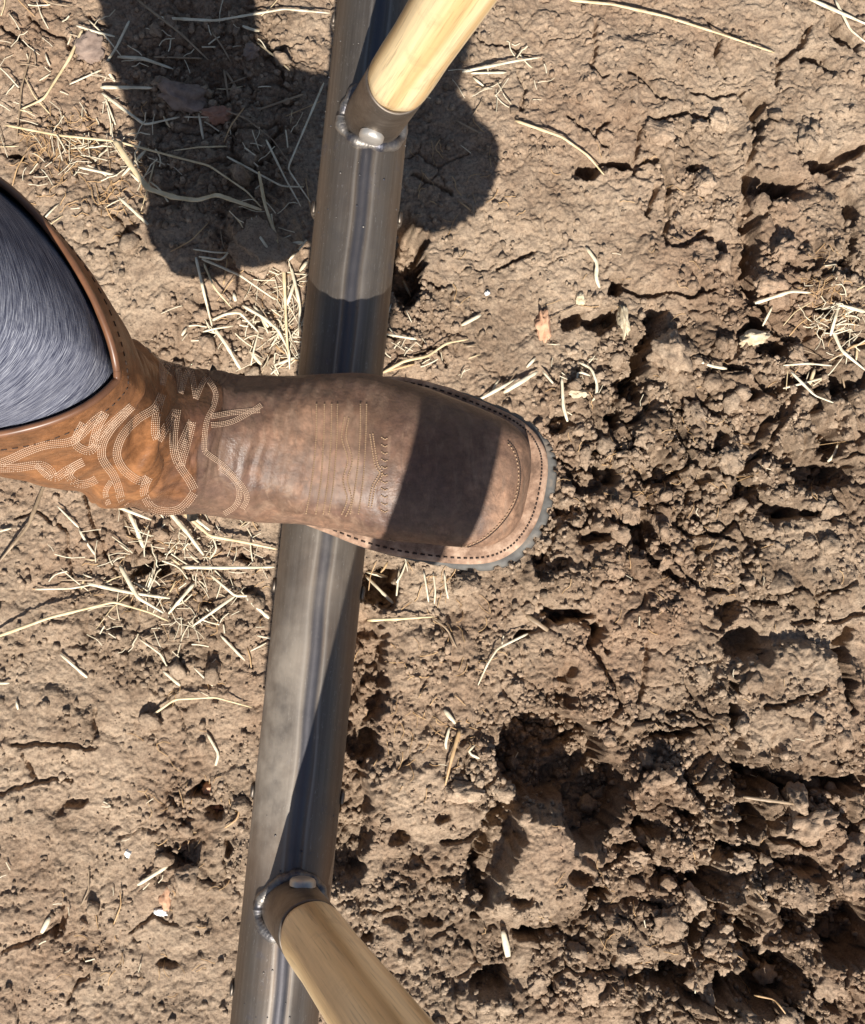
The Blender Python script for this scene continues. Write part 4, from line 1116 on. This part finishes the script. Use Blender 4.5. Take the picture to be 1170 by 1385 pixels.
for lo_, hi_, mat_, ds_ in ((0, .62, M_CLOD, 'fine crumbs of dry soil scattered over the ground'), (.62, .84, M_DARKC, 'fine dark moist crumbs scattered over the ground'), (.84, 1, M_TAN, 'fine pale crumbs scattered over the ground')):
    W_ = V[(pick >= lo_) & (pick < hi_)]; m2 = len(W_); W_ = W_.reshape(-1, 3)
    F = (ifc[None] + (np.arange(m2) * 12)[:, None, None]).reshape(-1)
    cm = bpy.data.meshes.new('soil_crumbs'); cm.vertices.add(len(W_)); cm.vertices.foreach_set('co', W_.ravel())
    cm.loops.add(len(F)); cm.loops.foreach_set('vertex_index', F); cm.polygons.add(len(F) // 3); cm.polygons.foreach_set('loop_start', np.arange(0, len(F), 3))
    cm.update(); cm.validate()
    o = link('soil_crumbs', cm, mat_); tag(o, ds_, kind='stuff')

# ---- straw
def strawmat(name, c1, c2):
    m, nt, b = newmat(name); b.inputs['Roughness'].default_value = .5
    nt.links.new(ramp(nt, noise(nt, geopos(nt), 90, 4, .6), [(.3, c1), (.65, c2)]), b.inputs['Base Color'])
    nt.links.new(bump(nt, noise(nt, geopos(nt), 900, 2), .3, .0004), b.inputs['Normal']); return m
SM = {'w': ('cream', strawmat('cream_straw', (.52, .43, .29), (.80, .71, .53))), 'y': ('yellow', strawmat('yellow_straw', (.50, .375, .20), (.70, .56, .35))),
      'b': ('brown', strawmat('brown_straw', (.20, .135, .08), (.36, .26, .165))), 'o': ('orange', strawmat('orange_straw', (.38, .22, .10), (.56, .37, .19)))}
STRAW = r"""
long pale stalk from the left edge into the boot shadow|7,169 79,183 157,191 236,212 283,224 334,259 354,281|4|y|5
broad leaf blade bending into the boot shadow|155,189 177,224 200,255 236,267 267,271 293,263 356,285|9|y|6
slanting stalk near the top left corner|112,39 94,79 59,134 26,149|5|y|4
thin upright stalk left of the slanting one|43,65 29,118 22,193|3|b|3
long horizontal stalk touching the top of the crossbar|214,24 291,28 385,12 448,18|4.5|w|5
brown stalk falling from the top edge into the boot shadow|186,0 244,45 285,84|4|b|5
flat blade entering the shadow from the left near the top|159,77 193,79 236,94|6|w|3
thin stalk across the shadow above the large dark stone|208,77 275,79|3|b|3
short thick straw at the left shadow border|136,118 208,119|6|w|3
upright bent straw left of the shadow near the top|143,86 157,65 175,28|4|w|4
short straw leaning to the thick one at the left shadow border|138,86 157,112|5|w|3
bent leaf crossing the left border of the shadow|138,126 196,169 248,157|5|w|4
short curved straw below the thick one|141,130 157,171|3|w|2
little slanting straw left of the bent leaf|94,114 138,94|3|w|2
straw tip crossing the long pale stalk|165,238 200,200|4.5|w|8
straw running down right from the root tangle|161,267 204,307|4.5|w|3
straw running right through the root tangle|106,226 161,238|4|w|4
grey straw angled inside the shadow left of the crossbar|307,212 381,252 417,253|3.5|w|7
bent straw leaning against the crossbar in the shadow|438,112 389,228 421,275|3.5|w|12
slanting straw inside the shadow left of the bent one|360,189 385,240 409,283|3.5|w|7
upright straw crossing the lower shadow edge|350,232 358,275 387,366|5|y|8
short straw on the broad grey clod|340,303 369,346|4|w|9
very thin brown stalk in the upper shadow|295,145 334,161 369,189 397,228|2.5|b|5
straw pointing up right under the crossbar socket|348,149 415,126|3.5|b|4
small forked straw in the upper shadow|303,94 310,138|4|b|3
second prong beside the small forked straw|305,96 322,122|4|b|3
short straw standing below the large dark stone|269,153 275,189|4|w|4
small white blade near the top of the shadow|328,35 340,40 356,43|5|w|2
long straw leaving the bottom of the shadow|265,348 276,397 287,442|4.5|w|4
straw reaching down to the boot ankle|290,444 305,465 328,504|5.5|w|5
straw crossing from the shadow towards the crossbar|273,350 324,372 376,408|4|w|5
bent short straw at the bottom of the shadow|269,347 300,352 319,329|3|w|5
curved straw above the boot ankle|285,434 304,425 324,422 352,452|4.5|w|5
long curved straw in the bundle beside the crossbar|328,413 357,430 376,446 391,475 392,500|5|w|6
tall straw along the left side of the crossbar|383,346 386,415 388,458 391,487|5.5|y|9
straw closest to the crossbar in the bundle|393,360 400,387 406,415 403,458|5|w|8
short thick straw in the top of the bundle|416,353 403,370|5|w|8
slanting straw across the bundle|388,413 400,377|5|w|12
short stub left of the bundle|316,396 320,413|6|w|3
straw parallel to the boot ankle in the bundle|343,413 364,444|5|w|4
short straw touching the boot ankle from above|338,475 357,497|6|w|4
straw pointing right at the foot of the bundle|371,494 403,482|5|w|5
small chip of straw beside the boot shaft|246,454 253,442|5|w|2
short pale straw at the head of the bundle|392,330 412,328|6|w|7
straw lying across the head of the bundle|391,352 417,322|4|w|10
long straw sticking out under the boot shaft|116,666 171,690 210,705|7|w|6
straw hanging down from the one under the shaft|173,691 186,719 195,744|6|w|4
thick straw slanting down from the boot ankle|227,690 253,720 277,753|7|w|5
straw from under the ankle running to the crossbar|246,691 284,725 325,732 376,743|6|y|6
second straw close beside the one from the ankle|256,695 287,720|5.5|w|9
tiny curved straw joining two straws below the ankle|287,725 294,743 280,760|3|w|4
straight horizontal straw ending at the crossbar|246,767 300,768 372,767|6|w|8
bent straw meeting another left of the crossbar|284,777 318,806 342,806|4.5|w|4
straw slanting down left from the bent one|318,806 256,850|5|w|5
short thick straw ending at the crossbar|333,808 366,838|6|w|5
stubby straw above the long yellow bend|263,789 227,831|5|w|6
white straw lying left to right below the boot|118,789 178,802 236,810|6|w|7
crossing straw slanting down below the boot|162,765 186,808 224,831|7|w|9
long yellow bent stalk at the left edge below the boot|-12,864 68,835 154,814 202,828 232,842|5|y|13
thin straw above the long yellow bend|48,797 96,796 144,787|3.5|w|4
brown stalk above the thin straw|77,784 144,785|3.5|b|3
curved brown stalk at the left edge below the shaft|60,655 38,712 -5,765|6|b|8
small straw on bare ground below the shaft|77,684 108,715|3|w|2
short straw on the bare left ground|82,885 121,919|4.5|w|2
short straw lower right of the bare patch|221,908 248,931|5|w|3
bent straw with a clear shadow left of the crossbar|205,968 236,946 291,943 345,958|4|y|7
hair thin straw above the one with the shadow|262,903 291,931|2.5|w|3
short slanting straw near the crossbar|298,859 333,895|3.5|w|3
thin curving stem above the bare ground|188,864 219,886 226,903|2.5|w|2
stub of straw at the left edge|-5,924 13,924|4|w|2
bit of straw at the left edge below the shaft|-2,719 20,713|4|w|2
small curled white straw left of the crossbar|280,992 296,1020 291,1037|4.5|w|3
tiny upright chip on the bare left ground|22,948 25,963|4|w|2
stout straw left of the lower handle|186,1197 229,1170|6|w|3
short wide chip at lower left|56,1262 70,1236|8|w|2
fine curved brown fibre at lower left|120,1173 120,1204 108,1228|2.5|b|2
curved orange fibre left of the crossbar|327,1081 321,1108 301,1122|3|o|4
wavy fibre below the stout straw|162,1204 164,1224 152,1255|2.5|o|2
brown straw with white tip in the hole under the boot|494,778 512,796 536,820|5|w|14
short straw above the brown one in the hole under the boot|495,773 529,782|4.5|w|14
leftmost of the thin rootlets under the toe|540,770 538,790 536,809|3|w|5
second of the thin rootlets under the toe|573,773 577,795 580,816|3|w|5
third of the thin rootlets under the toe|586,775 589,800 587,822|3|w|5
rightmost of the thin rootlets under the toe|601,774 603,795 607,813|3|w|5
straight yellow straw right of the crossbar under the boot|497,839 540,837 588,834|5|y|5
thin brown stem falling from the straight yellow straw|585,835 605,851 618,877|2.5|b|3
arched brown stalk in the middle of the bare ground|714,857 673,877 659,899 646,928|4|w|4
short white straw on the middle ground|601,960 617,980|7|w|3
white bent straw left of the orange one|608,984 602,1007 605,1018|4.5|w|3
small white hook right of the orange straw|642,1008 632,1018 649,1026|4|w|2
upright orange straw on the middle ground|622,987 611,1026 602,1063|5.5|o|7
thick brown twig by the slot right of the boot|712,832 746,856|8|b|4
straw curving along the ground from the crossbar above the boot|518,504 547,488 578,482 604,464 638,458|5|y|5
orange straw at the crossbar above the boot|520,503 566,491|3.5|o|3
straight straw poking out from the crossbar|522,452 565,459|4|w|5
short pale straw above the curving one|624,440 652,425|6|w|3
straight straw rising from the boot edge|638,546 705,509|5.5|w|5
shorter straw parallel to the one at the boot edge|681,531 728,502|7|w|7
stub in line with the straws right of the boot edge|712,497 725,483|5|w|3
short straw right of the parallel pair|734,502 753,524|4|w|3
slim grey straw in the shadow right of the crossbar|545,380 558,406|4|w|4
long thin stalk along the top edge|770,0 830,6 900,22 975,46 1050,72|5|y|5
curved stalk by the crack right of the shadow|697,163 760,185 795,210 820,240|5|y|4
thick straw in the top right corner|1092,-3 1130,14 1175,34|7|w|5
crossing straw in the top right corner|1130,0 1150,40 1172,58|5|w|3
straw lying out of the shadow by the upper handle|625,97 660,90 700,82 735,77|5|w|5
short straw beside the one by the upper handle|637,99 690,98|4|w|3
little straw pointing down by the upper handle|640,105 655,117|4|w|3
curly white husk above the dark holes|793,335 808,355 806,375 812,392|6|w|4
bent white straw at the root tuft|1021,410 1070,394 1098,396|6|w|5
thin straw down to the knobbly root piece|1045,414 1029,446|3.5|w|4
long bent straw at the right edge|1126,446 1138,474 1172,502|6|w|7
upright straw in the root tuft|1136,408 1122,458|5|w|9
straw with a bend below the root tuft|1070,503 1102,535 1128,545|4.5|w|6
flat straw leaning on the bent one below the tuft|1102,499 1094,523|6|y|4
straw at the right edge in the root tuft|1130,411 1172,422|6|w|6
small white straw on the dug lumps|943,487 962,495 985,499|5|w|4
upright pale straw right of the toe|760,511 762,551 768,571|5|w|4
curled white straw right of the toe|783,490 800,498 808,520 806,538 798,545|4.5|w|4
loop of the curled white straw|798,508 782,502 780,515 794,521|4|w|3
white curved straw over the black hole at right|1134,599 1127,618 1116,627|5|w|5
flat brown stick by the holes at right|1005,1078 1050,1084 1092,1090|6|b|6
stubby cream chip lying at bottom centre|680,1259 685,1280 688,1298|11|w|3
long orange fibre near the bottom right|1020,1346 1048,1352 1077,1390|3|o|5
"""
def straw_mesh(pts, wpx, lift, closed=False):
    if len(pts) > 2:
        q = [np.array(p, float) for p in pts]; out = [q[0]]
        for a_, b_, c_ in zip(q[:-2], q[1:-1], q[2:]):
            for o_ in (a_, c_):
                v = o_ - b_; L_ = np.linalg.norm(v); out.append(b_ + v / max(L_, 1e-6) * min(3.0, L_ * .3))
        out.append(q[-1]); pts = out
    dense = resample(pts, 6, False)
    if len(dense) < 3: dense = [np.array(pts[0], float), (np.array(pts[0], float) + np.array(pts[-1], float)) / 2, np.array(pts[-1], float)]
    g = [onground(p[0], p[1]) for p in dense]
    z = np.array([q.z for q in g]); n = len(z)
    # a stiff stem bridges the hollows: running maximum, then smoothing
    L = 5; zm = np.array([z[max(0, k - L):k + L + 1].max() for k in range(n)])
    zm = np.array([zm[max(0, k - L):k + L + 1].mean() for k in range(n)])
    r = wpx * PX0 * .43
    ends = np.array([min(k, n - 1 - k) / 6.0 for k in range(n)]).clip(0, 1)
    zf = zm + r * .8 + lift * .001 * (.35 + .65 * ends)
    pts3 = [P(p[0], p[1], zf[k]) for k, p in enumerate(dense)]
    jit = 1 + .28 * perlin(np.arange(n) * .35, np.full(n, wpx + pts[0][0]), 310)
    node = (np.arange(n) % 13 == 6) * .18
    tp = 1 - .45 * np.linspace(0, 1, n) ** 2 if n > 12 else np.ones(n)
    rr = [r * float(jit[k] + node[k]) * tp[k] * (.6 if k in (0, n - 1) else 1) for k in range(n)]
    mb = MB(); mb.tube(pts3, rr, 7, .62 if wpx < 7.5 else .3)
    return mb.mesh('straw'), pts3[0]
for ln in STRAW.strip().splitlines():
    lab, ps, wp_, ck, lf = ln.split('|')
    pts = [tuple(map(float, q.split(','))) for q in ps.split()]
    me, _ = straw_mesh(pts, float(wp_), float(lf))
    o = link('straw', me, SM[ck][1]); words = lab.split()
    tag(o, lab + ('' if len(words) > 3 else ' of dry straw'), 'straw', 'dry straws lying on the ground')

# ---- short litter one can still count
lit = []
for (x0, y0, x1, y1, cnt) in ((0, 0, 200, 330, 26), (200, 0, 420, 330, 18), (290, 320, 415, 500, 26), (100, 690, 370, 900, 30), (1060, 380, 1170, 520, 16), (560, 100, 720, 300, 6), (500, 430, 780, 560, 10), (480, 760, 560, 830, 5)):
    for _ in range(cnt):
        x, y = x0 + rs.rand() * (x1 - x0), y0 + rs.rand() * (y1 - y0); an = rs.rand() * math.pi; L = 9 + 30 * rs.rand() ** 1.6
        k = .35 * (rs.rand() - .5) * L
        pts = [(x - L * math.cos(an), y - L * math.sin(an)), (x - k * math.sin(an), y + k * math.cos(an)), (x + L * math.cos(an), y + L * math.sin(an))]
        me, _ = straw_mesh(pts, 1.6 + 2.2 * rs.rand() ** 1.8, 1 + 5 * rs.rand())
        ck = 'wwybo'[rs.randint(5)]; o = link('straw', me, SM[ck][1])
        tag(o, 'short broken bit of dry straw', 'straw', 'short broken bits of straw'); later(o, x, y, SM[ck][0], 'short straw bit')
settle()

# ---- hair roots and fibres: fine tangles
mb = MB()
for (x0, y0, sx, sy, cnt, L0) in ((85, 195, 70, 30, 90, 26), (130, 260, 50, 40, 60, 22), (1120, 410, 35, 45, 80, 24), (380, 420, 22, 70, 40, 20), (230, 790, 90, 60, 60, 22), (560, 1000, 60, 60, 30, 24), (620, 250, 60, 80, 20, 26),
                              (240, 1080, 70, 120, 40, 20), (960, 700, 120, 200, 60, 26), (600, 870, 90, 100, 40, 22), (860, 500, 200, 300, 60, 22), (900, 1250, 200, 120, 50, 24), (180, 1290, 150, 80, 30, 20), (600, 800, 40, 20, 14, 18), (620, 1000, 16, 16, 26, 12)):
    for _ in range(cnt):
        x, y = x0 + sx * rs.normal() * .6, y0 + sy * rs.normal() * .6; an = rs.rand() * 6.28; ps = [(x, y)]
        L = L0 * (.4 + rs.rand())
        for q_ in range(3):
            an += rs.normal() * .5; x += L / 3 * math.cos(an); y += L / 3 * math.sin(an); ps.append((x, y))
        p3 = []
        for k, q_ in enumerate(resample(ps, 5, True)):
            g = onground(q_[0], q_[1]); p3.append(g + Vector((0, 0, .0008 + .003 * rs.rand())))
        if len(p3) > 2: mb.tube(p3, .00025 + .00025 * rs.rand(), 4, 1, False)
o = link('root_fibres', mb.mesh('root_fibres'), SM['o'][1]); tag(o, 'tangled hair fine roots and fibres on the soil', kind='stuff')

# ---- fine pale chaff in the straw drifts
mb = MB()
for (x0, y0, sx, sy, cnt, L0) in ((385, 420, 22, 80, 90, 34), (330, 450, 60, 40, 50, 26), (130, 220, 90, 40, 70, 34), (60, 110, 70, 90, 40, 30), (250, 750, 110, 60, 110, 34), (230, 850, 90, 40, 50, 24), (360, 240, 50, 90, 26, 36), (1135, 430, 35, 50, 70, 28), (660, 110, 60, 50, 20, 26), (560, 480, 50, 30, 26, 24), (250, 60, 90, 50, 18, 34), (780, 500, 40, 40, 16, 18), (900, 900, 300, 400, 60, 14), (150, 1150, 150, 180, 50, 14)):
    for _ in range(cnt):
        x, y = x0 + sx * rs.normal() * .6, y0 + sy * rs.normal() * .6; an = rs.rand() * 6.28; L = L0 * (.3 + rs.rand() ** 1.5); ps = [(x, y)]
        for q_ in range(2):
            an += rs.normal() * .25; x += L / 2 * math.cos(an); y += L / 2 * math.sin(an); ps.append((x, y))
        l0 = .001 + .005 * rs.rand(); p3 = [onground(q_[0], q_[1]) for q_ in resample(ps, 6, True)]
        if len(p3) < 3: continue
        zz_ = np.array([p.z for p in p3]); zz_ = np.array([zz_[max(0, k - 3):k + 4].max() for k in range(len(zz_))])
        mb.tube([Vector((p.x, p.y, z_ + l0)) for p, z_ in zip(p3, zz_)], .00035 + .0005 * rs.rand() ** 2, 4, .6, False)
o = link('straw_chaff', mb.mesh('straw_chaff'), SM['w'][1]); tag(o, 'fine pale chaff drifted over the soil', kind='stuff')
